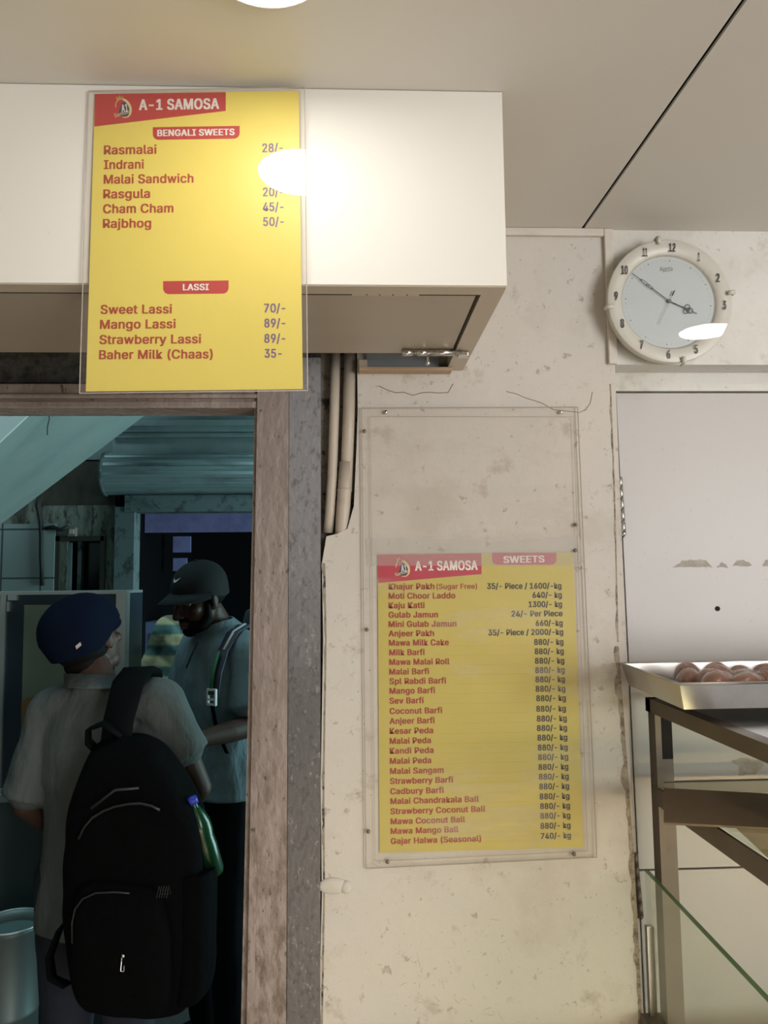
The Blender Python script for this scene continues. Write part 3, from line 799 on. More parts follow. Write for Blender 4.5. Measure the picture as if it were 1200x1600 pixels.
# ================================================================== price panel on the wall
PYY = WY - .004
pp_ = thing('price_panel', PY(752, 1350, PYY), 'tall clear acrylic wall panel holding the yellow SWEETS price list', 'price list')
s2 = [(590, 866.5), (896, 862.5), (911.5, 1324), (593, 1332.5)]
obj('printed_sheet', poly_px(B(), s2, WY - .0035, .001), M['sheet_ochre'], pp_)
TZ = WY - .0039
obj('header_banner', poly_px(B(), [(590, 866.5), (752, 864.4), (752.5, 897), (591, 911)], TZ + .0002), M['print_crimson'], pp_)
obj('heading_banner', poly_px(B(), banner_pts(769, 869.5, 863.6, 882.5, 8), TZ + .0002), M['print_crimson'], pp_)
for a in (('A-1 SAMOSA', 648.5, 891.6, 746.5, 890.2, 14.4, TZ, .035), ('SWEETS', 786.5, 879.5, 851, 878.3, 10.2, TZ, .035)):
    obj('heading_lettering', text_px(B(), *a), M['print_white'], pp_)
items = [('Khajur Pakh', 607, 679, 920.9), ('Moti Choor Laddo', 607, 711.6, 935.6), ('Kaju Katli', 607, 663.6, 950.5), ('Gulab Jamun', 607, 684.6, 965.2),
         ('Mini Gulab Jamun', 607, 713.4, 979.8), ('Anjeer Pakh', 607, 678.3, 994.4), ('Mawa Milk Cake', 607.5, 701.4, 1009), ('Milk Barfi', 608, 663.6, 1024),
         ('Mawa Malai Roll', 608, 702.6, 1039), ('Malai Barfi', 608, 670.5, 1054), ('Spl Rabdi Barfi', 608.4, 697, 1069), ('Mango Barfi', 608.4, 679.8, 1084),
         ('Sev Barfi', 608.4, 662, 1099.5), ('Coconut Barfi', 608.6, 691, 1115.6), ('Anjeer Barfi', 608.6, 679.2, 1131.2), ('Kesar Peda', 608.6, 677, 1146.8),
         ('Malai Peda', 608.8, 673.5, 1162.3), ('Kandi Peda', 608.8, 677.7, 1177.8), ('Malai Peda', 609, 674, 1193.6), ('Malai Sangam', 609.3, 693.5, 1209.4),
         ('Strawberry Barfi', 609.3, 708, 1225), ('Cadbury Barfi', 609.6, 693.5, 1241), ('Malai Chandrakala Ball', 609.8, 748.6, 1256.4),
         ('Strawberry Coconut Ball', 610, 758.7, 1272.2), ('Mawa Coconut Ball', 610.2, 727, 1288), ('Mawa Mango Ball', 610.2, 716.6, 1303.2), ('Gajar Halwa (Seasonal)', 610.4, 752, 1318.8)]
tilt = lambda y: -(0.006 + 0.025 * (y - 920) / 400)
rules = B()
for s, a, b, y in items:
    obj('item_lettering', text_px(B(), s, a, y, b, y + tilt(y) * (b - a), 9.0, TZ, .036), M['print_maroon'], pp_)
    if y > 1000:
        q = (b + 12, y + tilt(y) * (b + 12 - a) + 1.5); q2 = (826, y + tilt(y) * (826 - a) + 1.5)
        poly_px(rules, [(q[0], q[1] - .35), (q2[0], q2[1] - .35), (q2[0], q2[1] + .35), (q[0], q[1] + .35)], TZ + .0002)
obj('item_lettering', text_px(B(), '(Sugar Free)', 682, 920.3, 745.5, 919.8, 7.8, TZ, .02), M['print_maroon'], pp_)
obj('rule_lines', rules, M['print_line'], pp_)
prices = [('35/- Piece / 1600/-kg', 761, 877.5, 920.2), ('640/- kg', 832, 878, 934), ('1300/- kg', 826, 878.4, 948.6), ('24/- Per Piece', 799, 879.2, 963.4), ('660/-kg', 837, 879.5, 978),
          ('35/- Piece / 2000/-kg', 763, 880.2, 992.8)]
pl = [(834.6, 880.5, 1007.6), (835.5, 881, 1022.2), (836, 882, 1037), (836.4, 882.6, 1051.6), (836.7, 883, 1066), (837, 883.5, 1080.8), (838, 884.4, 1095.6), (838, 884.4, 1112), (838.8, 885.7, 1127.4),
      (839, 886.3, 1142.2), (839.8, 886.7, 1157.2), (840.4, 887.3, 1172.6), (841, 888, 1187.6), (841.4, 888.2, 1203), (842, 888.9, 1218.2), (842.6, 889.5, 1233.4), (843.3, 890, 1249), (844, 890.8, 1264.2), (844.2, 891.4, 1279.4),
      (844.5, 891.7, 1295), (845, 892.4, 1310.8)]
prices += [('740/- kg' if i == 20 else '880/- kg', a, b, y) for i, (a, b, y) in enumerate(pl)]
for s, a, b, y in prices: obj('price_lettering', text_px(B(), s, a, y, b, y + tilt(y) * (b - a), 8.8, TZ, .036), M['print_black'], pp_)
ring_logo(pp_, 629.5, 888, 0.78, TZ)
# plastic film over the print, with a free crinkled top
bm = B(); n = 60; m_ = 8; grid = []
for j in range(m_ + 1):
    row = []
    for i in range(n + 1):
        u = i / n; v = j / m_
        a = (572 + (905 - 572) * u, 838 + 4 * (1 - u)); b = (575 + (913 - 575) * u, 884)
        p = PY(a[0] + (b[0] - a[0]) * v, a[1] + (b[1] - a[1]) * v, TZ - .0012)
        p.y -= .0035 * (mnoise.noise(V((u * 16, v * 4, 1.3))) + 0.5) * (1 - v) ** .6
        row.append(bm.verts.new(p))
    grid.append(row)
for j in range(m_):
    for i in range(n): bm.faces.new((grid[j][i], grid[j][i + 1], grid[j + 1][i + 1], grid[j + 1][i]))
obj('plastic_film', bm, M['film'], pp_, True)
s3 = [(565, 637.5), (902.5, 636), (932.5, 1339.5), (572, 1357)]
obj('acrylic_sheet', poly_px(B(), s3, WY - .0098, .003), M['acrylic_old'], pp_)
edge_m = mat('acrylic_edge_grimy', (0.40, 0.34, 0.28), 0.35)
bm = B(); q = [PY(a, b, WY - .0085) for a, b in s3]
for a, b in zip(q, q[1:] + q[:1]): tube(bm, [a, b], .0012, 6)
q = [PY(a, b, WY - .0075) for a, b in [(578.5, 650.5), (896, 651), (918, 1330), (586, 1346)]]
for a, b in zip(q, q[1:] + q[:1]): tube(bm, [a, b], .0006, 6)
obj('sheet_edge', bm, edge_m, pp_)
for a, b in ((603, 643.5), (877, 643.5), (569.5, 673.5), (573.5, 984), (575.5, 1300), (605.5, 1347), (897.5, 1335), (899.5, 860), (900, 820)):
    p = PY(a, b, WY - .0105); bm = B(); lathe(bm, p + V((0, .004, 0)), (0, -1, 0), [(.0046, 0), (.0046, .003), (.0036, .0048), (0, .005)], 16)
    obj('screw', bm, M['screw'] if b != 643.5 else M['chrome'], pp_, True)

# ================================================================== wall clock
CY = 1.80
cc = PY(1047.5, 469.5, CY)
ck = thing('wall_clock', (cc.x, WY, cc.z), 'round cream wall clock with pale dial showing ten to four', 'clock')
R = (PY(1145, 469.5, CY) - PY(950, 469.5, CY)).length / 2
N = V((0, -1, 0))
obj('rim', lathe(B(), (cc.x, CY, cc.z), N, [(0, -.046), (R * .93, -.046), (R * .97, -.03), (R, -.008), (R, -.002), (R * .985, .0003), (R * .80, -.004), (R * .765, -.008), (R * .745, -.013), (R * .735, -.0135)], 96), M['clock_rim'], ck, True)
obj('dial', lathe(B(), (cc.x, CY, cc.z), N, [(0, -.013), (R * .742, -.013), (R * .742, -.0145), (0, -.0145)], 72), M['clock_dial'], ck)
ROT = math.radians(4.5)


def cp(r, deg, dy=0.0):
    """point of the clock face: radius in R, clockwise angle from its twelve"""
    a = math.radians(deg) + ROT
    return V((cc.x + R * r * math.sin(a), CY - dy, cc.z + R * r * math.cos(a)))


for h in range(1, 13):
    p = cp(.868, h * 30, .0005); hh = R * .135; s = str(h); w = R * (.055 if len(s) == 1 else .105) * {'1': .5, '11': .72}.get(s, 1)
    ax = V((math.cos(ROT * .4), 0, -math.sin(ROT * .4)))
    b0 = p - ax * w * .5 - V((0, 0, hh / 2)); obj('numeral', text_mesh(B(), s, b0, b0 + ax * w, hh, N, .03), M['clock_black'], ck)
bm = B()
for k in range(60):
    p = cp(.685, k * 6, -.0127); lathe(bm, p, N, [(R * .011 if k % 5 == 0 else R * .0045, -.0003), (R * .010 if k % 5 == 0 else R * .004, .0003), (0, .0003)], 8)
for k in range(240):
    a, b = cp(.745, k * 1.5, -.0105), cp(.77, k * 1.5, -.0075)
    tube(bm, [a, b], .00035, 3)
obj('minute_marks', bm, M['clock_grey'], ck)
bm = B()
l0 = PY(1031, 424, CY + .0127); l1 = PY(1051, 423, CY + .0127); text_mesh(bm, 'Ajanta', l0, l1, R * .075, N, .005)
l0 = PY(1036, 424.5, CY + .0127); l1 = PY(1047, 424.2, CY + .0127); obox(bm, (l0 + l1) / 2, (1, 0, 0), N, (0, 0, 1), (l1 - l0).length / 2, .0001, .0004)
obj('dial_lettering', bm, M['clock_grey'], ck)


def pk(px, py, lift): return PY(px, py, CY + .0127 - lift)


def loop(bm, c, r1, r2, ang, y, rad=.0007, n=16):
    pts = []
    for k in range(n + 1):
        t = 2 * math.pi * k / n; u, v = r1 * math.cos(t), r2 * math.sin(t)
        pts.append(V((c.x + u * math.cos(ang) - v * math.sin(ang), y, c.z + u * math.sin(ang) + v * math.cos(ang))))
    tube(bm, pts, rad, 5)


hub = pk(1045.5, 470.5, .004)
bm = B(); a = pk(1045.5, 470.5, .0045); b = pk(988, 427, .0045); ang = math.atan2(b.z - a.z, b.x - a.x)
tube(bm, [a, a + (b - a) * .48], .0010, 6); tube(bm, [a + (b - a) * .74, b], .0007, 6)
loop(bm, a + (b - a) * .53, .009, .003, ang, a.y); loop(bm, a + (b - a) * .66, .013, .0035, ang, a.y)
obj('minute_hand', bm, M['clock_black'], ck)
bm = B(); a = pk(1045.5, 470.5, .003); b = pk(1089, 490, .003); ang = math.atan2(b.z - a.z, b.x - a.x)
tube(bm, [a, a + (b - a) * .55], .0012, 6); tube(bm, [a + (b - a) * .82, b], .0008, 6)
ctr = a + (b - a) * .68
for da in (0, 2.1, -2.1):
    loop(bm, ctr + V((math.cos(ang + da) * .0052, 0, math.sin(ang + da) * .0052)), .0078, .0062, ang + da, a.y, .0009)
obj('hour_hand', bm, M['clock_black'], ck)
bm = B(); tube(bm, [pk(1053.8, 454, .006), pk(1050.5, 461.5, .006)], .0016, 6); tube(bm, [pk(1050.5, 461.5, .006), pk(1029, 507, .006)], .0004, 5)
obj('second_hand', bm, M['clock_black'], ck)
obj('hub', lathe(B(), hub, N, [(.0045, -.003), (.0045, .003), (.003, .005), (0, .005)], 16), M['clock_grey'], ck, True)
for deg in (-9, 82.5, 170.5, 263.5):
    a = math.radians(deg - 4.5) + ROT; dr = V((math.sin(a), 0, math.cos(a))); tg = V((math.cos(a), 0, -math.sin(a)))
    c = V((cc.x, CY, cc.z)) + dr * R * .985
    bm = B(); obox(bm, c + N * .004, tg, N, dr, .005, .0035, .0095); obox(bm, c + dr * .008 - N * .004, tg, N, dr, .005, .01, .0025)
    bmesh.ops.bevel(bm, geom=list(bm.edges), offset=.001, segments=2, affect='EDGES')
    obj('glass_clip', bm, M['clock_rim'], ck, True)
obj('glass_cover', lathe(B(), (cc.x, CY, cc.z), N, [(0, .0020), (R * .97, .0020), (R * .975, .0012), (R * .97, .0008), (0, .0008)], 72), M['clock_glass'], ck)

# ================================================================== display counter with tray and sweets
ct = thing('display_counter', (1.1, 1.55, 0), 'steel framed glass display counter standing in front of the white door', 'counter')
XC = 0.70
bm = B()
box(bm, XC + .002, XC + .016, 1.785, 1.825, 0.0, 1.215); box(bm, XC + .016, XC + .052, 1.811, 1.825, 0.0, 1.215)
obj('post', bm, M['steel_worn'], ct)
obj('bracket', box(B(), XC + .018, XC + .044, 1.79, 1.81, 1.085, 1.195, .002), M['black_gap'], ct)
obj('top_rail', box(B(), XC - .004, XC + .028, 0.95, 1.825, 1.190, 1.222, .001), M['steel_worn'], ct)
obj('top_rail', box(B(), XC - .004, 1.75, 1.795, 1.823, 1.190, 1.222, .001), M['steel_worn'], ct)
bm = B(); box(bm, XC + .001, XC + .008, 0.95, 1.82, .982, 1.022); box(bm, XC + .008, XC + .036, 0.95, 1.82, .982, .988)
obj('shelf_rail', bm, M['steel_worn'], ct)
obj('shelf_rail', box(B(), XC + .016, 1.75, 1.806, 1.824, 1.000, 1.028), M['steel_worn'], ct)
obj('shelf_glass', box(B(), XC + .01, 1.75, 1.10, 1.80, 1.0225, 1.0285), M['shelf_glass'], ct)
obj('top_sheet', box(B(), XC + .028, 1.75, 1.0, 1.795, 1.210, 1.2215), mat('dull_steel_sheet', (.33, .33, .33), .4, .8), ct)
zg0, zg1 = 0.822, 0.806
gx0, gx1 = XC - .018, XC - .0085
hb = [(gx0, 1.0, .50), (gx1, 1.0, .50), (gx1, 1.835, .50), (gx0, 1.835, .50)]
ht = [(gx0, 1.0, zg1 - .012), (gx1, 1.0, zg1 - .012), (gx1, 1.835, zg0), (gx0, 1.835, zg0)]
gp = obj('side_glass', hull8(B(), hb, ht), M['glass'], ct)
bm = B(); hull8(bm, [(gx0, 1.0, zg1 - .0125), (gx1, 1.0, zg1 - .0125), (gx1, 1.835, zg0 - .0005), (gx0, 1.835, zg0 - .0005)], [(gx0, 1.0, zg1 - .0105), (gx1, 1.0, zg1 - .0105), (gx1, 1.835, zg0 + .0015), (gx0, 1.835, zg0 + .0015)])
obj('glass_edge', bm, M['glass_edge'], gp)
obj('glass_channel', box(B(), gx0 - .003, gx1 + .004, 1.826, 1.842, .50, .70, .001), M['steel'], ct)
obj('base_rail', box(B(), XC - .04, XC + .02, 0.95, 1.84, .47, .505, .001), M['steel_worn'], ct)
obj('base_panel', box(B(), XC - .01, 1.75, 1.0, 1.8, 0.0, .47), M['steel'], ct)
obj('front_glass', box(B(), XC, 1.75, 1.0, 1.006, .505, 1.19), M['shelf_glass'], ct)
tb = thing('tube_lamp', (1.25, 1.05, .98), 'warm tube lamp fixed under the shelf of the glass display counter', 'lamp')
obj('tube', tube(B(), [(.80, 1.06, .935), (1.70, 1.06, .935)], .013, 14), M['tube'], tb, True)
obj('holder', box(B(), .745, 1.72, 1.045, 1.075, .950, .981), M['lamp_rim'], tb)

# cardboard lying on the counter's shelf
cbz = 1.030
cb = thing('cardboard_sheet', PZ(1100, 1260, cbz), 'flattened brown cardboard lying on the counter shelf with a flap hanging over', 'cardboard')
c4 = [PZ(1037, 1231, cbz + .004), PZ(1260, 1243, cbz + .004), PZ(1260, 1296, cbz + .004), PZ(1037, 1285, cbz + .004)]
bm = B(); hull8(bm, [p - V((0, 0, .004)) for p in c4], c4); obj('panel', bm, M['cardboard'], cb)
f0, f1 = PZ(1148, 1292, cbz), PZ(1260, 1296, cbz)
f2 = f1 + V((.03, -.02, -.09)); f3 = f0 + V((.075, -.02, -.075))
bm = B(); hull8(bm, [f0, f1, f2, f3], [p + V((0, -.004, 0)) for p in (f0, f1, f2, f3)]); obj('flap', bm, M['cardboard'], cb)

# tray
TB, TT = 1.250, 1.300
tr = thing('sweet_tray', (1.0, 1.63, TB), 'shallow aluminium tray of brown sweets standing on top of the display counter', 'tray')
lbk, lfr = PZ(968, 1036, TT), PZ(1062, 1069, TT)
yb0, yf0 = 1.835, lfr.y
ob = [V((lfr.x, yf0, TT)), V((1.30, yf0 + .012, TT)), V((1.30, yb0, TT)), V((lbk.x, yb0, TT))]
ib = [V((lfr.x + .012, yf0 + .014, TB)), V((1.29, yf0 + .026, TB)), V((1.29, yb0 - .01, TB)), V((lbk.x + .012, yb0 - .01, TB))]
bm = B(); th = .003


def inset(ps, d): c = sum(ps, V()) / 4; return [p + (V((c.x, c.y, p.z)) - p).normalized() * d for p in ps]


o1 = [bm.verts.new(p) for p in ob]; o2 = [bm.verts.new(p) for p in ib]
i1 = [bm.verts.new(p) for p in inset(ob, .006)]; i2 = [bm.verts.new(p + V((0, 0, th))) for p in inset(ib, .004)]
for k in range(4):
    j = (k + 1) % 4
    bm.faces.new((o1[k], o1[j], o2[j], o2[k])); bm.faces.new((i1[k], i2[k], i2[j], i1[j])); bm.faces.new((o1[k], i1[k], i1[j], o1[j]))
bm.faces.new(o2); bm.faces.new(i2[::-1])
obj('pan', bm, M['alu_tray'], tr)
bm = B()
rimp = ob + [ob[0]]
for a, b in zip(rimp, rimp[1:]): tube(bm, [a, b], .0028, 8)
obj('rolled_rim', bm, M['alu_tray'], tr, True)

# sweets, each wrapped, in rows from the front of the tray to its back
ORD = ['first', 'second', 'third', 'fourth', 'fifth', 'sixth', 'seventh', 'eighth', 'ninth']
ROWN = ['front', 'second', 'third', 'rear']


def make_sweet(loc, rot, sc, label):
    t = thing('wrapped_sweet', loc, label, 'sweet', 'wrapped brown sweets in the tray')
    bm = B(); ell(bm, (0, 0, 0), (.042, .0235, .0265), seg=22)
    for v in bm.verts:
        v.co += v.co.normalized() * .0028 * mnoise.noise(v.co * 45 + V(loc) * 31)
        if v.co.z < -.012: v.co.z = -.012
    mtx = Matrix.Translation(loc) @ Matrix.Rotation(rot, 4, 'Z') @ Matrix.Rotation(random.uniform(-.12, .12), 4, 'Y') @ Matrix.Scale(sc, 4)
    bm2 = bm.copy()
    bmesh.ops.transform(bm, matrix=mtx, verts=bm.verts); obj('sweet_body', bm, M['sweet'], t, True)
    for v in bm2.verts:
        v.co *= 1.10 + .05 * mnoise.noise(v.co * 80 + V(loc) * 17)
        if abs(v.co.x) > .038: v.co.y *= .5; v.co.x *= 1.12
        v.co.z = max(v.co.z, -.0125)
    bmesh.ops.transform(bm2, matrix=mtx, verts=bm2.verts); obj('wrapper', bm2, M['wrap'], t, True)


random.seed(11)
for r, y in enumerate((1.530, 1.595, 1.660, 1.725)):
    for k in range(8):
        x = .734 + k * .0615 + (r % 2) * .022 + random.uniform(-.006, .006)
        make_sweet(V((x, y + random.uniform(-.008, .008), TB + .022 + random.uniform(.0, .014))), random.uniform(.35, 1.0) + (1.2 if random.random() < .25 else 0), random.uniform(1.0, 1.18),
                   'brown wrapped sweet in the tray, %s from its end wall in the %s row' % (ORD[k], ROWN[r]))

# ================================================================== ALLEY
GZ = -0.15
FY = 5.0
struct('alley_ground_floor', box(B(), -5.0, 3.6, 1.98, 7.6, GZ - .1, GZ), M['alley_floor'])
struct('wall_alley_end', box(B(), -5.0, -4.9, 2.0, 7.6, GZ, 4.2), M['facade'])


def fx(a, b, y=FY): return PY(a, b, y).x
def fz(b, y=FY, a=200): return PY(a, b, y).z


def fbox(name, x0, y0, x1, y1, ya, yb, m, kind=True, bev=0.0, bottom=None):
    a, b = PY(x0, y0, ya), PY(x1, y1, ya)
    bm = box(B(), a.x, b.x, ya, yb, bottom if bottom is not None else b.z, a.z, bev)
    return struct(name, bm, m) if kind else bm


fbox('wall_tiled', -420, 822, 67, 1500, FY - .03, FY + .15, M['tiles'], bottom=GZ)
fbox('wall_facade', -420, 560, 190, 718, FY, FY + .15, M['fascia'])
fbox('wall_facade', -420, 718, 67, 822, FY + .02, FY + .15, M['facade'])
fbox('wall_facade', 67, 718, 180, 790, FY + .01, FY + .15, M['facade_brown'])
fbox('wall_facade', 67, 790, 180, 840, FY, FY + .15, M['facade'])
fbox('wall_facade', 67, 840, 88, 1500, FY, FY + .15, M['facade'], bottom=GZ)
fbox('wall_facade', 160, 840, 180, 1500, FY, FY + .15, M['facade'], bottom=GZ)
fbox('wall_facade', 88, 930, 160, 1500, FY, FY + .15, M['facade'], bottom=GZ)
fbox('wall_facade', 180, 560, 640, 648, FY - .02, FY + .15, M['fascia'])
# stepped cornice and fascia above the shutter
for k, (a, b, d) in enumerate(((648, 656, .06), (656, 664, .10), (664, 673, .07), (673, 677, .03), (677, 682, .04), (682, 714, .0))):
    fbox('trim_cornice', 176, a, 640, b, FY - .02 - d, FY + .1, M['fascia'])
# rolled shutter
rs = thing('rolling_shutter', PY(280, 775, FY), 'galvanised shutter rolled up above the dark shop opening across the alley', 'shutter')
a, b = PY(168, 741, FY - .02), PY(640, 741, FY - .02)
prof = []
bm = B(); n = 40; r0 = (fz(710) - fz(773)) / 2
ring0 = []; ring1 = []
for k in range(n + 1):
    th_ = math.pi * (0.5 + k / n); rr = r0 * (1 + .035 * math.copysign(1, math.sin(k * 1.15)) * (0.4 + .6 * random.random()))
    dy, dz = math.cos(th_) * rr, math.sin(th_) * rr
    ring0.append(bm.verts.new((a.x, FY - .02 + dy, a.z + dz))); ring1.append(bm.verts.new((b.x, FY - .02 + dy, a.z + dz)))
for k in range(n): bm.faces.new((ring0[k], ring0[k + 1], ring1[k + 1], ring1[k]))
bm.faces.new(ring0); bm.faces.new(ring1[::-1])
obj('curtain_roll', bm, M['shutter'], rs)
obj('end_bracket', lathe(B(), (a.x - .012, FY - .02, a.z), (1, 0, 0), [(0, 0), (r0 * 1.1, 0), (r0 * 1.1, .012), (0, .012)], 32), M['teal_metal'], rs)
obj('bottom_bar', fbox('x', 195, 774, 640, 797, FY - .05, FY + .08, M['teal_metal'], kind=False), M['teal_metal'], rs)
obj('guide', fbox('x', 180, 792, 197, 1500, FY - .04, FY + .1, M['teal_metal'], kind=False, bottom=GZ), M['teal_metal'], rs)
bm = B(); p = PY(243, 788, FY - .07); tube(bm, [p + V((-.02, 0, .02)), p + V((.0, -.01, 0)), p + V((.03, 0, -.025))], .008, 8); obj('latch', bm, M['metal_bright'], rs)
# dark shop behind the opening
sx0, sx1 = fx(197, 800), fx(640, 800)
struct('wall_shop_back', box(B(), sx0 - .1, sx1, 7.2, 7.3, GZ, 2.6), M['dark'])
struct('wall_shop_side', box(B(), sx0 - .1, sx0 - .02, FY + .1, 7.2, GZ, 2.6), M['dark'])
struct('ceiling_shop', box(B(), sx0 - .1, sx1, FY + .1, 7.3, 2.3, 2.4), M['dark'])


def panel(name, x0, y0, x1, y1, y, d, m, label, cat):
    o = obj(name, fbox('x', x0, y0, x1, y1, y, y + d, m, kind=False, bev=.004), m); tag(o, label, cat); return o


panel('hanging_valance', 226, 802, 640, 829, 5.5, .02, M['violet_self_lit'], 'violet cloth valance hanging inside the dark shop opening', 'valance')
panel('wall_poster', 270, 838, 298, 863, 6.0, .02, M['violet_self_lit'], 'pale violet square notice on the dark wall above the black cap', 'notice')
panel('wall_calendar', 270, 872, 292, 892, 6.0, .02, M['violet_self_lit'], 'pale violet sheet half hidden by the black cap', 'notice')
cbn = thing('blue_cabinet', PY(245, 1100, 5.6), 'blue cabinet standing inside the dark shop behind the checked shirt', 'cabinet')
q0, q1 = PY(224, 972, 5.6), PY(330, 1200, 5.6)
obj('carcass', box(B(), q0.x, q1.x, 5.6, 5.9, GZ, q0.z, .004), M['blue_panel'], cbn)
qm = PY(237, 985, 5.6); obj('handle_strip', box(B(), qm.x, qm.x + .012, 5.588, 5.6, qm.z - .45, qm.z - .02), M['alu'], cbn)
bm = B(); box(bm, sx0 + .06, fx(330, 960, 5.45), 5.30, 5.55, GZ, fz(1060, 5.3), .01)
ctn = obj('shop_counter', bm, M['dark']); tag(ctn, 'black counter just inside the dark shop opening', 'counter')

# small window in the facade
wn = thing('window_1', PY(124, 930, FY), None, None); wn['kind'] = 'structure'
bm = B()
for x0, y0, x1, y1 in ((86, 838, 162, 845), (86, 838, 91, 932), (157, 838, 162, 932), (86, 924, 162, 932)):
    a, b = PY(x0, y0, FY - .02), PY(x1, y1, FY - .02); box(bm, a.x, b.x, FY - .02, FY + .06, b.z, a.z)
obj('window_frame', bm, mat('grimy_window_frame', (.05, .045, .035), .7), wn)
obj('pane', fbox('x', 88, 842, 160, 930, FY + .10, FY + .12, None, kind=False), M['win_dark'], wn)
obj('mullion', fbox('x', 122, 845, 126, 928, FY + .03, FY + .06, None, kind=False), M['teal_metal'], wn)
obj('shutter_leaf', fbox('x', 91, 848, 110, 928, FY + .02, FY + .04, None, kind=False), M['fascia'], wn)
sb = thing('switch_box', PY(111, 832, FY), 'small reddish switch box fixed above the little alley window', 'switch')
obj('housing', fbox('x', 105, 824, 118, 838, FY - .04, FY + .0, None, kind=False, bev=.004), M['switch'], sb)
obj('rocker', fbox('x', 108, 827, 115, 834, FY - .048, FY - .04, None, kind=False), M['white_plastic'], sb)
for path, lab in (([(70, 826), (82, 823), (94, 828), (106, 823)], 'black cable drooping along the facade to the switch box'),
                  ([(62, 770), (58, 790), (63, 815), (64, 836), (64, 870), (66, 915)], 'black cable running down beside the pale tiles')):
    o = obj('electric_cable', tube(B(), [PY(a, b, FY - .045) for a, b in path], .012, 8), M['cable'], None, True); tag(o, lab, 'cable')
o = obj('loose_wire', tube(B(), [PY(76, 640, 1.93), PY(77, 655, 1.93), PY(74, 668, 1.93), PY(74, 680, 1.93)], .0013, 6), M['cable']); tag(o, 'short black wire dangling from the doorway lintel', 'wire')

# sloping underside of the stair over the alley
n0, n1 = PY(-260, 937, 3.6), PY(230, 476, 3.6)
f0_, f1_ = PY(-260, 1016, 4.55), PY(420, 503, 4.55)
up = V((-.5, 0, .85)).normalized() * .34
bm = B(); hull8(bm, [n0, n1, f1_, f0_], [n0 + up, n1 + up, f1_ + up, f0_ + up])
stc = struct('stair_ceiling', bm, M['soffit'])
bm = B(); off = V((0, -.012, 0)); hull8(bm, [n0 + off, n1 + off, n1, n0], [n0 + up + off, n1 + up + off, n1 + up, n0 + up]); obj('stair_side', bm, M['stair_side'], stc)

# glazed food cabinet
fr = thing('food_cabinet', PY(95, 1235, 3.0), 'aluminium framed glazed food cabinet behind the man in the navy cap', 'cabinet')
Y0 = 2.80; a, b = PY(-60, 923, Y0), PY(191, 1236, Y0)
zt, zb_ = PY(100, 923.5, Y0).z, PY(20, 1238, Y0).z
obj('cabinet_shell', box(B(), a.x, b.x, Y0 + .05, Y0 + .22, zb_, zt - .01), M['navy_frame'], fr)
bm = B()
box(bm, a.x, b.x, Y0, Y0 + .22, zt - .012, zt); box(bm, fx(181, 950, Y0), b.x, Y0, Y0 + .05, zb_, zt - .012); box(bm, fx(0, 950, Y0), fx(9, 950, Y0), Y0, Y0 + .05, zb_, zt - .012)
box(bm, a.x, b.x, Y0, Y0 + .05, zb_, zb_ + .012)
obj('outer_frame', bm, M['alu'], fr)
dr = obj('door', fbox('x', 10, 930, 180, 1226, Y0 + .012, Y0 + .045, None, kind=False), M['navy_frame'], fr)
gl_ = [(38, 945), (175, 945), (170, 1205), (31, 1205)]
bm = B(); prism_y(bm, pxpoly(gl_, Y0 + .008), Y0 + .008, Y0 + .013); obj('pane', bm, M['fridge_glass'], dr)
bm = B(); prism_y(bm, pxpoly([(33, 1098), (42, 1090), (54, 1088), (62, 1096), (66, 1110), (62, 1124), (52, 1133), (33, 1138)], Y0 + .006), Y0 + .006, Y0 + .009); obj('tray_of_goods', bm, M['orange'], dr)
hb_ = fbox('x', 12, 930, 26, 938, Y0 - .004, Y0 + .012, None, kind=False); box(hb_, fx(11, 950, Y0), fx(15, 950, Y0), Y0 - .004, Y0 + .012, fz(953, Y0), fz(938, Y0)); obj('corner_hinge', hb_, M['alu'], fr)
bs = thing('cabinet_plinth', (a.x + .2, Y0 + .25, GZ), 'dark teal counter base carrying the glazed food cabinet', 'counter')
obj('carcass', box(B(), a.x - .3, b.x + .0, Y0 + .02, Y0 + .24, GZ, zb_ - .03), M['teal_base'], bs)
obj('worktop', box(B(), a.x - .3, b.x + .02, Y0 - .02, Y0 + .25, zb_ - .03, zb_ - .001, .003), M['teal_metal'], bs)

# steel drum
bk_ = thing('steel_drum', V((-1.21, 2.72, GZ)), 'open steel drum standing on the ground behind the man in the navy cap', 'drum')
ctr = PY(18, 1440, 2.64); rr = .088
obj('drum_body', lathe(B(), (ctr.x, ctr.y, GZ), (0, 0, 1), [(0, 0), (rr, 0), (rr, .30), (rr * 1.03, .305), (rr, .31), (rr * 1.0, ctr.z - GZ - .02), (rr * 1.12, ctr.z - GZ), (rr * 1.06, ctr.z - GZ), (rr * .94, ctr.z - GZ - .025), (rr * .94, .34), (0, .34)], 40), M['bucket'], bk_, True)
bm = B()
tube(bm, [V((ctr.x + math.cos(t_) * rr * 1.12, ctr.y + math.sin(t_) * rr * 1.12, ctr.z)) for t_ in [2 * math.pi * k / 32 for k in range(33)]], .004, 6); obj('rolled_rim', bm, M['alu'], bk_, True)
obj('contents', lathe(B(), (ctr.x, ctr.y, ctr.z - .03), (0, 0, 1), [(0, 0), (rr * .94, 0), (rr * .94, -.01), (0, -.01)], 32), M['bucket_in'], bk_)

# ================================================================== PEOPLE


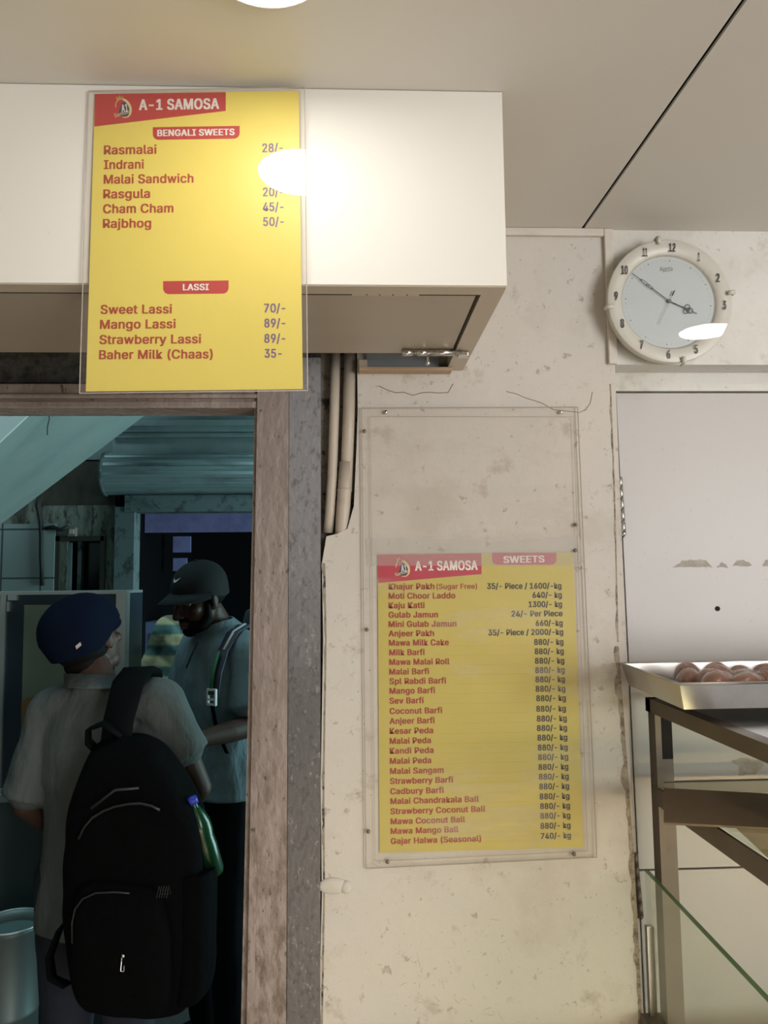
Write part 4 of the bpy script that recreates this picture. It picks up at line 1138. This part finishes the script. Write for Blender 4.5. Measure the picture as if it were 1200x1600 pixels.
def head_shapes(bm, H, nose=1.0):
    """H: matrix of the head (origin mid-head, +y face, +z crown)"""
    R3 = H.to_3x3()
    P = lambda x, y, z: H @ V((x, y, z))
    ell(bm, P(0, -.014, .036), (.075, .094, .083), R3); ell(bm, P(0, .022, -.022), (.064, .068, .088), R3)
    ell(bm, P(0, .034, -.080), (.050, .052, .034), R3); ell(bm, P(0, .070, -.100), (.022, .018, .016), R3)
    caps(bm, [P(0, .085, .014), P(0, .098, -.012), P(0, .111, -.034)], [.0095, .011, .0145])
    for s in (-1, 1):
        ell(bm, P(.013 * s, .099, -.039), (.0085, .010, .0075), R3)
        ell(bm, P(.044 * s, .060, -.022), (.020, .022, .018), R3)
        caps(bm, [P(.012 * s, .088, .024), P(.034 * s, .083, .029), P(.054 * s, .064, .024)], [.009, .010, .008])
        ell(bm, P(.077 * s, -.006, -.006), (.009, .019, .031), R3 @ Matrix.Rotation(-.35 * s, 3, 'Z'))
        ell(bm, P(.074 * s, .004, -.030), (.008, .010, .011), R3)
    caps(bm, [P(-.024, .082, -.064), P(-.008, .092, -.061), P(.008, .092, -.061), P(.024, .082, -.064)], [.005, .0075, .0075, .005])
    caps(bm, [P(-.022, .080, -.076), P(0, .090, -.079), P(.022, .080, -.076)], [.005, .008, .005])


def hand_shapes(bm, wrist, d, side, curl=0.5, k=1.0):
    """palm, four unequal curled fingers and a thumb; d: direction of the hand, side: unit vector towards the thumb"""
    d = V(d).normalized(); side = (V(side) - d * V(side).dot(d)).normalized(); nrm = d.cross(side).normalized()
    w = V(wrist); R3 = Matrix((side, d, nrm)).transposed()
    ell(bm, w + d * .050 * k, (.040 * k, .052 * k, .016 * k), R3)
    caps(bm, [w, w + d * .03 * k], [.026 * k, .027 * k])
    for off, ln_ in ((.030, .070), (.010, .080), (-.010, .074), (-.029, .058)):
        p = w + d * .085 * k + side * off * k; pts = [p]; a = 0
        for seg in (.45, .32, .23):
            a += curl; q = pts[-1] + (d * math.cos(a) + nrm * math.sin(a)) * ln_ * seg * k; pts.append(q)
        caps(bm, pts, [.0098 * k, .0092 * k, .0085 * k, .0076 * k])
    p = w + d * .028 * k + side * .030 * k
    caps(bm, [p, p + (d * .5 + side * .75 + nrm * .2) * .034 * k, p + (d * 1.15 + side * .85 + nrm * .5) * .042 * k], [.0125 * k, .0105 * k, .0085 * k])


def person(spec):
    """one figure: continuous body, clothes as children. Local axes: ex to the person's right, ey forward."""
    f = V((spec['fwd'][0], spec['fwd'][1], 0)).normalized(); ex = V((f.y, -f.x, 0)); ey = f
    base = V((spec['c'][0], spec['c'][1], GZ)); hs = spec['sh'] + .0       # shoulder height above the ground
    L = lambda x, y, z: base + ex * x + ey * y + V((0, 0, z))
    t = thing('person', base, spec['label'], 'person')
    k = hs / 1.42
    sw = spec.get('sw', .185)
    lean = spec.get('lean', 0.0)
    ly = lambda z: lean * max(0, (z - .9 * k)) / (hs - .9 * k)
    S = {}
    S['rs'], S['ls'] = spec.get('rs', L(sw, ly(hs), hs)), spec.get('ls', L(-sw, ly(hs), hs))
    hipz = .90 * k
    H = Matrix.Translation(spec['head']) @ spec['hrot']
    # ---- body
    bm = B(); head_shapes(bm, H)
    nb = L(0, ly(hs) - .01, hs + .035); caps(bm, [nb, H @ V((0, -.025, -.06))], [.058, .056])
    secs = [(L(0, 0, hipz - .06), .155 * k, .10 * k), (L(0, 0, hipz + .05), .150 * k, .10 * k), (L(0, .005, 1.08 * k), .140 * k, .095 * k), (L(0, ly(1.25 * k), 1.25 * k), .160 * k, .105 * k), (L(0, ly(hs), hs - .03), .15 * k, .085 * k), (nb, .07, .06)]
    loft(bm, secs, ex, ey)
    for sd, nm in ((1, 'r'), (-1, 'l')):
        sh = S[nm + 's']; el, wr = spec[nm + 'e'], spec[nm + 'w']
        caps(bm, [L(sd * .10, ly(hs), hs - .03), sh, sh.lerp(el, .55), el, el.lerp(wr, .4), wr], [.055, .052, .044, .036, .037, .025])
        hand_shapes(bm, wr, spec[nm + 'h'], spec[nm + 't'], .55)
        hp, kn, an = L(sd * .085, 0, hipz), L(sd * .095, .02, .48 * k), L(sd * .10, 0, .085)
        caps(bm, [hp, hp.lerp(kn, .5), kn, kn.lerp(an, .35), an], [.085, .075, .052, .052, .036])
        caps(bm, [an + V((0, 0, -.035)), L(sd * .105, .15, .035)], [.035, .03])
    body = obj('body', remesh(bm, .0045, 4), M['skin'], t, True)
    for sd in (-1, 1):
        obj('eye', ell(B(), H @ V((.031 * sd, .0745, .004)), (.0125, .0125, .0115), seg=16), M['eye'], body, True)
    # ---- trousers and shoes
    bm = B()
    loft(bm, [(L(0, 0, hipz - .10), .150 * k, .112 * k), (L(0, 0, hipz + .06), .160 * k, .112 * k), (L(0, 0, hipz + .12), .152 * k, .108 * k)], ex, ey)
    for sd in (-1, 1):
        hp, kn, an = L(sd * .088, 0, hipz - .02), L(sd * .097, .02, .48 * k), L(sd * .10, 0, .10)
        caps(bm, [hp, hp.lerp(kn, .5), kn, kn.lerp(an, .4), an], [.098, .092, .075, .07, .062])
    obj('trousers', remesh(bm, .009, 4, .004), spec['trouser'], t, True)
    for sd in (-1, 1):
        bm = B(); caps(bm, [L(sd * .10, -.035, .042), L(sd * .103, .06, .042), L(sd * .107, .16, .036)], [.041, .042, .036]); obj('shoe', remesh(bm, .006, 3), M['shoe'], t, True)
    # ---- shirt
    bm = B(); hem = spec.get('hem', .78) * k
    secs = [(L(0, 0, hem), .185 * k, .138 * k), (L(0, 0, hem + .12), .175 * k, .132 * k), (L(0, .005, 1.08 * k), .168 * k, .125 * k), (L(0, ly(1.25 * k), 1.25 * k), .182 * k, .128 * k),
            (L(0, ly(hs), hs - .035), .165 * k, .105 * k), (L(0, ly(hs), hs + .02), .105 * k, .08 * k), (nb + V((0, 0, .012)), .068, .066)]
    loft(bm, secs, ex, ey)
    for sd, nm in ((1, 'r'), (-1, 'l')):
        sh = S[nm + 's']; el, wr = spec[nm + 'e'], spec[nm + 'w']
        q = spec.get(nm + 'sleeve', spec.get('sleeve', .72))
        if q <= 1:
            caps(bm, [nb.lerp(sh, .25) + V((0, 0, -.025)), nb.lerp(sh, .62) + V((0, 0, -.012)), sh, sh.lerp(el, .4)], [.062, .072, .074, .070])
            caps(bm, [L(sd * .09, ly(hs), hs - .12), sh.lerp(el, .3)], [.085, .066])
            caps(bm, [sh.lerp(el, .4), sh.lerp(el, q - .12)], [.070, .070]); tube(bm, [sh.lerp(el, .4 + (q - .4) * i / 8) for i in range(9)], [.072 + .0005 * i for i in range(9)], 20)
        else:
            caps(bm, [L(sd * .10, ly(hs), hs - .035), sh, sh.lerp(el, .5), el, el.lerp(wr, .5), el.lerp(wr, .9)], [.07, .068, .060, .052, .047, .038])
    shirt = obj('shirt', remesh(bm, .0065, 9, spec.get('wr', .007), 8), spec['shirt'], t, True)
    # ---- collar: a standing, folded band round the neck
    bm = B(); ns_ = 28; ra, rb = [], []
    top = H @ V((0, -.03, -.085)); axis = (top - nb).normalized(); cx_, cy_ = frame_of(axis)
    prev = None
    rings = []
    for rr_, hh in ((.064, .0), (.068, .046), (.075, .050), (.090, .004), (.094, .0), (.080, .006)):
        rings.append([bm.verts.new(nb + axis * hh + (ex * math.cos(2 * math.pi * q / ns_) * 1.05 + ey * (math.sin(2 * math.pi * q / ns_) * 1.0)) * rr_ + V((0, 0, -.022 * max(0, math.sin(2 * math.pi * q / ns_)) + .012 * max(0, -math.sin(2 * math.pi * q / ns_))))) for q in range(ns_)])
    for a_, b_ in zip(rings, rings[1:] + rings[:1]):
        for q in range(ns_): bm.faces.new((a_[q], a_[(q + 1) % ns_], b_[(q + 1) % ns_], b_[q]))
    obj('collar', bm, spec.get('collar', spec['shirt']), shirt, True)
    return dict(root=t, H=H, L=L, ex=ex, ey=ey, nb=nb, S=S, shirt=shirt, hs=hs, k=k)


def cap_on(P, m, brim=0.075, flat=False, tilt=0.0):
    H = P['H'] @ Matrix.Rotation(tilt, 4, 'X'); R3 = H.to_3x3()
    bm = B(); n, mr = 32, 10; rings = []
    for j in range(mr + 1):
        ph = j / mr * math.pi / 2
        ring = []
        for q in range(n):
            th_ = 2 * math.pi * q / n
            rx, ry, rz = (.088, .108, .098) if not flat else (.110, .128, .108)
            cx0 = -.010 if not flat else -.018
            ring.append(bm.verts.new(H @ V((rx * math.cos(th_) * math.cos(ph), cx0 + ry * math.sin(th_) * math.cos(ph), .036 + rz * math.sin(ph) ** .9))))
        rings.append(ring)
    kf = 1.0 if not flat else 1.12
    low = [bm.verts.new(H @ V((.086 * kf * math.cos(2 * math.pi * q / n), -.012 + .106 * kf * math.sin(2 * math.pi * q / n), .020 - (.022 if not flat else .040) * max(0, min(1, .5 - 1.5 * math.sin(2 * math.pi * q / n)))))) for q in range(n)]
    rings.insert(0, low)
    for a_, b_ in zip(rings, rings[1:]):
        for q in range(n): bm.faces.new((a_[q], a_[(q + 1) % n], b_[(q + 1) % n], b_[q]))
    bmesh.ops.remove_doubles(bm, verts=bm.verts, dist=.0005)
    cp_ = obj('cap', bm, m, P['root'], True)
    # brim: curved crescent
    bm = B(); n = 20; up_, dn = [], []
    for q in range(n + 1):
        a_ = math.pi * (.06 + .88 * q / n)
        for lst, dz in ((up_, .0025), (dn, -.0025)):
            ix, iy = .086 * math.cos(a_), -.010 + .106 * math.sin(a_)
            ox, oy = .090 * math.cos(a_), -.010 + (.106 + brim * math.sin(a_) ** .6) * math.sin(a_)
            lst.append((bm.verts.new(H @ V((ix, iy, .036 + dz))), bm.verts.new(H @ V((ox, oy, .030 + dz - .020 * math.cos(a_) ** 2 - .012 * math.sin(a_))))))
    for lst in (up_, dn):
        for (a0, a1), (b0, b1) in zip(lst, lst[1:]): bm.faces.new((a0, a1, b1, b0))
    for (u0, u1), (d0, d1), (u2, u3), (d2, d3) in zip(up_, dn, up_[1:], dn[1:]): bm.faces.new((u1, d1, d3, u3)); bm.faces.new((u0, u2, d2, d0))
    obj('brim', bm, m, cp_, True)
    tp = H @ V((0, -.010 if not flat else -.018, .134 if not flat else .121)); obj('top_button', ell(B(), tp, (.008, .008, .004), R3, 10), m, cp_, True)
    return cp_, H


def ribbon(bm, pts, w, wid_dir, th=.004):
    """flat strap through points with width directions"""
    rows = []
    pts = [V(p) for p in pts]
    for i, p in enumerate(pts):
        d = (pts[min(i + 1, len(pts) - 1)] - pts[max(i - 1, 0)]).normalized(); wd = V(wid_dir[i] if isinstance(wid_dir, list) else wid_dir); wd = (wd - d * wd.dot(d)).normalized(); nn = d.cross(wd)
        ww = w[i] if isinstance(w, list) else w
        rows.append([bm.verts.new(p + wd * sx * ww / 2 + nn * sy * th / 2) for sx, sy in ((-1, -1), (1, -1), (1, 1), (-1, 1))])
    for a_, b_ in zip(rows, rows[1:]):
        for q in range(4): bm.faces.new((a_[q], a_[(q + 1) % 4], b_[(q + 1) % 4], b_[q]))
    bm.faces.new(rows[0][::-1]); bm.faces.new(rows[-1])
    return bm


def face_rot(fx_, fy_, down=0.0, tilt=0.0):
    th_ = math.atan2(-fx_, fy_)
    return Matrix.Rotation(th_, 4, 'Z') @ Matrix.Rotation(-down, 4, 'X') @ Matrix.Rotation(tilt, 4, 'Y')


# ---- man in the navy cap, seen from behind
p1 = person(dict(label='person seen from behind in navy cap and grey polo, one backpack strap over his shoulder', fwd=(.28, .96), c=(-.735, 2.33), sh=1.315, sw=.175,
                 ls=V((-.885, 2.36, 1.130)), rs=V((-.55, 2.28, 1.160)), le=V((-.945, 2.33, .875)), lw=V((-.865, 2.47, .735)), lh=(.35, .3, -.85), lt=(.3, .8, .2),
                 re=V((-.44, 2.30, .915)), rw=V((-.53, 2.49, .80)), rh=(-.6, .6, -.3), rt=(0, .3, .9),
                 head=V((-.785, 2.36, 1.340)), hrot=face_rot(.40, .92, -.26, -.16), shirt=M['shirt_grey'], trouser=M['denim'], hem=.74, sleeve=.62, lsleeve=.95))
# hair at the nape
bm = B(); H = p1['H']; ell(bm, H @ V((0, -.030, -.004)), (.079, .086, .072), H.to_3x3(), 24); ell(bm, H @ V((0, -.052, -.060)), (.055, .045, .040), H.to_3x3(), 20)
obj('hair', remesh(bm, .004, 2), M['hair'], p1['root'], True)
c1, H1 = cap_on(p1, M['cap_navy'], .03, True, .06)
bm = B(); a_ = H1 @ V((.062, -.118, .012)); b_ = H1 @ V((.082, -.106, .022)); obox(bm, (a_ + b_) / 2, (b_ - a_).normalized(), H1.to_3x3() @ V((.5, -.86, 0)), H1.to_3x3() @ V((0, 0, 1)), .009, .003, .005); obj('buckle', bm, M['metal_bright'], c1)

# ---- black backpack hanging on his right shoulder
bp = thing('backpack', (-.555, 2.10, .42), 'bulging black backpack hanging from the shoulder of the man in the navy cap', 'backpack')
bx = V((.97, -.22, 0)).normalized(); by = V((.22, .97, 0)).normalized()
C = lambda x, y, z: V((-.555, 2.115, 0)) + bx * x + by * y + V((0, 0, z))
bm = B()
loft(bm, [(C(.0, 0, .425), .10, .05), (C(0, 0, .44), .150, .085), (C(0, 0, .55), .180, .100), (C(-.005, 0, .75), .192, .102), (C(-.01, 0, .90), .180, .098), (C(-.03, .01, 1.0), .135, .088), (C(-.05, .02, 1.07), .085, .065), (C(-.055, .025, 1.095), .04, .035)], bx, by, 32, 3.2)
obj('main_compartment', remesh(bm, .008, 6, .006, 7), M['pack'], bp, True)
bm = B(); loft(bm, [(C(.01, -.085, .45), .10, .03), (C(.01, -.092, .50), .128, .042), (C(.005, -.097, .65), .132, .045), (C(.0, -.092, .74), .11, .035), (C(0, -.088, .765), .06, .02)], bx, by, 28, 3.0)
fp = obj('front_pocket', remesh(bm, .008, 6, .004, 8), M['pack'], bp, True)
bm = B(); loft(bm, [(C(.150, -.02, .46), .035, .055), (C(.168, -.02, .52), .04, .06), (C(.172, -.02, .76), .042, .062), (C(.172, -.02, .775), .042, .062)], bx, by, 20, 2.6)
obj('side_pocket', remesh(bm, .008, 4, .003), M['pack'], bp, True)
zip_m = mat('zip_tape', (.010, .011, .012), .5)
bm = B(); tube(bm, [C(-.12, -.097, .86), C(-.103, -.100, .89), C(-.08, -.103, .915), C(-.05, -.102, .933), C(-.02, -.101, .945), C(.02, -.101, .953), C(.05, -.101, .955), C(.08, -.1, .95), C(.10, -.098, .94)], .003, 8)
tube(bm, [C(-.08, -.108, .94), C(-.02, -.1, .985), C(.04, -.092, .99)], .0035, 8); obj('zipper', bm, zip_m, bp, True)
bm = B(); tube(bm, [C(-.112, -.126, .62), C(-.111, -.131, .67), C(-.102, -.134, .705), C(-.083, -.132, .73), C(-.05, -.130, .745), C(0, -.130, .75), C(.04, -.130, .75)], .0022, 8); obj('zipper', bm, zip_m, fp, True)


def puller(px, py, px2, py2, y):
    bm = B(); a_, b_ = PY(px, py, y), PY(px2, py2, y)
    loop_pts = []
    tube(bm, [a_ + V((-.004, 0, 0)), b_ + V((-.004, 0, 0)), b_ + V((.004, 0, -.002)), a_ + V((.004, 0, 0)), a_ + V((-.004, 0, 0))], .0016, 6)
    ell(bm, a_ + V((0, 0, .004)), (.005, .004, .005), seg=8)
    obj('zip_puller', bm, M['metal_bright'], bp, True)


puller(202, 1470, 208, 1489, 1.972); puller(193, 1496, 191, 1517, 1.972); puller(141, 1447, 149, 1442, 2.0)
bm = B(); ribbon(bm, [C(-.115, .0, 1.045), C(-.145, -.02, 1.085), C(-.14, -.03, 1.12), C(-.10, -.025, 1.135), C(-.06, 0, 1.10)], .028, by + V((0, 0, .3)), .006); obj('carry_handle', bm, M['strap_black'], bp, True)
bm = B(); ribbon(bm, [V((-.60, 2.43, 1.05)), V((-.605, 2.42, 1.15)), V((-.608, 2.36, 1.236)), V((-.612, 2.28, 1.258)), V((-.620, 2.20, 1.225)), V((-.628, 2.150, 1.14)), V((-.632, 2.125, 1.05))], [.055, .07, .085, .088, .085, .078, .075], (1, .12, 0.05), .014)
obj('shoulder_strap', bm, M['strap_black'], bp, True)
bm = B(); ribbon(bm, [C(-.165, -.02, .66), C(-.215, -.02, .60), C(-.235, -.03, .535), C(-.22, -.04, .49), C(-.17, -.05, .48)], .03, by, .006); obj('waist_strap', bm, M['strap_black'], bp, True)
bm = B(); p = PY(255, 1395, 1.972)
for k_ in range(5): tube(bm, [p + V((-.016 + .006 * k_, 0, -.012)), p + V((-.010 + .006 * k_, 0, .016)), p + V((-.006 + .006 * k_, 0, -.004))], .0006, 5)
obj('stitched_mark', bm, mat('grey_stitch', (.025, .025, .027), .7), fp)

# bottle in its side pocket
bo = thing('drink_bottle', PY(328, 1322, 2.08), 'green plastic bottle with blue cap in the backpack side pocket', 'bottle')
ba, bb = PY(300, 1247, 2.06), PY(327, 1345, 2.09)
d_ = (bb - ba)
obj('bottle_body', lathe(B(), ba, d_, [(.009, .012), (.0095, .022), (.013, .028), (.022, .046), (.029, .066), (.031, .085), (.029, .105), (.031, .13), (.031, .20), (.028, .21), (0, .212)], 28), M['bottle'], bo, True)
obj('bottle_cap', lathe(B(), ba, d_, [(0, -.004), (.0125, -.002), (.0135, .014), (0, .016)], 20), M['bottle_cap'], bo, True)

# ---- man in the black cap, turned towards the first
h2 = V((-.540, 2.79, 1.452))
p2 = person(dict(label='bearded person in black cap and blue-grey polo talking, head bowed', fwd=(-.80, -.60), c=(-.475, 2.90), sh=1.455, sw=.175, lean=.03,
                 ls=V((-.378, 2.775, 1.262)), le=V((-.345, 2.72, 1.010)), lw=V((-.50, 2.555, 1.000)), lh=(-.85, -.35, .05), lt=(0, -.1, 1),
                 rs=V((-.58, 3.02, 1.27)), re=V((-.66, 3.02, 1.02)), rw=V((-.67, 2.83, 1.0)), rh=(-.15, -.95, 0), rt=(0, 0, 1),
                 head=h2, hrot=face_rot(-.66, -.75, .30, -.06), shirt=M['shirt_teal'], trouser=M['trouser'], hem=.88, sleeve=.78))
H = p2['H']; R3 = H.to_3x3()
bm = B(); ell(bm, H @ V((0, .030, -.078)), (.0575, .062, .040), R3, 24); ell(bm, H @ V((0, .066, -.100)), (.028, .026, .022), R3)
for s in (-1, 1): caps(bm, [H @ V((.064 * s, .020, -.015)), H @ V((.060 * s, .025, -.055)), H @ V((.045 * s, .05, -.085))], [.013, .016, .02])
caps(bm, [H @ V((-.026, .083, -.056)), H @ V((0, .095, -.050)), H @ V((.026, .083, -.056))], [.006, .0075, .006])
obj('beard', remesh(bm, .003, 2), M['hair'], p2['root'], True)
bm = B(); caps(bm, [H @ V((-.020, .0865, -.068)), H @ V((0, .0985, -.067)), H @ V((.020, .0865, -.068))], [.004, .006, .004]); caps(bm, [H @ V((-.018, .085, -.078)), H @ V((0, .0965, -.080)), H @ V((.018, .085, -.078))], [.004, .0065, .004])
obj('lips', remesh(bm, .002, 2), mat('lips', (.075, .035, .03), .5), p2['root'], True)
bm = B(); ell(bm, H @ V((0, -.028, .012)), (.0765, .084, .060), R3, 24); obj('hair', bm, M['hair'], p2['root'], True)
c2, H2 = cap_on(p2, M['cap_black'], .07, False, .05)
# tick mark on the front of the cap
bm = B(); pts = [(-.020, .008), (-.012, .001), (-.004, .001), (.022, .012), (.000, -.006), (-.012, -.009), (-.019, -.002)]
vs = []
for u, v in pts:
    x = u * .8; z = .085 + v * .8
    y = -.010 + .108 * math.sqrt(max(0, 1 - (x / .088) ** 2 - ((z - .036) / .098) ** 2)) + .002
    vs.append(bm.verts.new(H2 @ V((-x, y, z))))
bm.faces.new(vs); e_ = bmesh.ops.extrude_face_region(bm, geom=list(bm.faces)); bmesh.ops.translate(bm, vec=H2.to_3x3() @ V((0, .001, 0)), verts=[v for v in e_['geom'] if isinstance(v, bmesh.types.BMVert)])
obj('tick_emblem', bm, M['white_plastic'], c2)
# placket and small chest lettering
bm = B(); tube(bm, [PY(309, 1003, 2.70), PY(300, 1022, 2.68), PY(291, 1044, 2.67)], .0025, 6); obj('placket_seam', bm, M['cap_black'], p2['shirt'])

b2 = thing('shoulder_backpack', V((-.36, 2.98, .9)), 'dark backpack worn by the man in the black cap, strap with green trim', 'backpack')
bm = B(); X2, Y2 = p2['ex'], p2['ey']
loft(bm, [(p2['L'](0, -.20, .95), .13, .07), (p2['L'](0, -.21, 1.1), .15, .09), (p2['L'](0, -.20, 1.42), .14, .085), (p2['L'](0, -.19, 1.55), .10, .06)], X2, Y2, 24, 3)
obj('main_compartment', remesh(bm, .01, 5, .005), mat('navy_nylon', (.02, .028, .045), .6), b2, True)
sp = [V((-.36, 2.90, 1.33)), V((-.385, 2.82, 1.350)), V((-.412, 2.74, 1.330)), V((-.438, 2.685, 1.27)), V((-.452, 2.655, 1.20)), V((-.458, 2.64, 1.13)), V((-.45, 2.64, 1.02)), V((-.42, 2.68, .93))]
bm = B(); ribbon(bm, sp[:6], [.05, .05, .05, .045, .04, .038], (.8, -.6, 0), .008); s_ = obj('shoulder_strap', bm, mat('navy_webbing', (.025, .03, .05), .7), b2, True)
bm = B(); off = V((-.012, -.012, .002)); ribbon(bm, [sp[3] + off, sp[4] + off, sp[5] + off], .014, (.8, -.6, 0), .004); obj('green_trim', bm, M['strap_green'], s_, True)
bm = B(); off = V((.004, -.006, .006)); ribbon(bm, [sp[1] + off, sp[2] + off, sp[3] + off], .010, (.8, -.6, 0), .004); obj('white_piping', bm, M['white_plastic'], s_, True)
bk2 = sp[5] + V((-.006, -.012, -.005)); bm = B()
for dx, dz, hx, hz in ((0, .024, .020, .0035), (0, -.024, .020, .0035), (-.018, 0, .0035, .026), (.018, 0, .0035, .026), (0, -.008, .018, .003)): obox(bm, bk2 + V((.8, -.6, 0)) * dx + V((0, 0, dz)), (.8, -.6, 0), (.6, .8, 0), (0, 0, 1), hx, .004, hz)
obj('buckle', bm, M['white_plastic'], b2)
bm = B(); ribbon(bm, [bk2 + V((0, .002, -.02)), sp[6], sp[7]], .016, (.8, -.6, 0), .004); obj('adjuster_strap', bm, M['strap_black'], b2, True)

# ---- third person, mostly hidden
p3 = person(dict(label='person in checked shirt standing hidden behind the man in the black cap', fwd=(.45, -.9), c=(-.70, 3.47), sh=1.44, sw=.16,
                 rs=V((-.785, 3.40, 1.300)), re=V((-.875, 3.40, 1.10)), rw=V((-.74, 3.22, 1.02)), rh=(.8, -.4, 0), rt=(0, 0, 1),
                 ls=V((-.58, 3.52, 1.25)), le=V((-.56, 3.44, 1.02)), lw=V((-.56, 3.25, .98)), lh=(-.6, -.6, 0), lt=(0, 0, 1),
                 head=V((-.682, 3.43, 1.47)), hrot=face_rot(.3, -.95, .1), shirt=M['check'], trouser=M['trouser'], hem=.72, sleeve=1.2))
H = p3['H']; bm = B(); ell(bm, H @ V((0, -.022, .045)), (.079, .092, .078), H.to_3x3(), 24); obj('hair', bm, M['hair'], p3['root'], True)
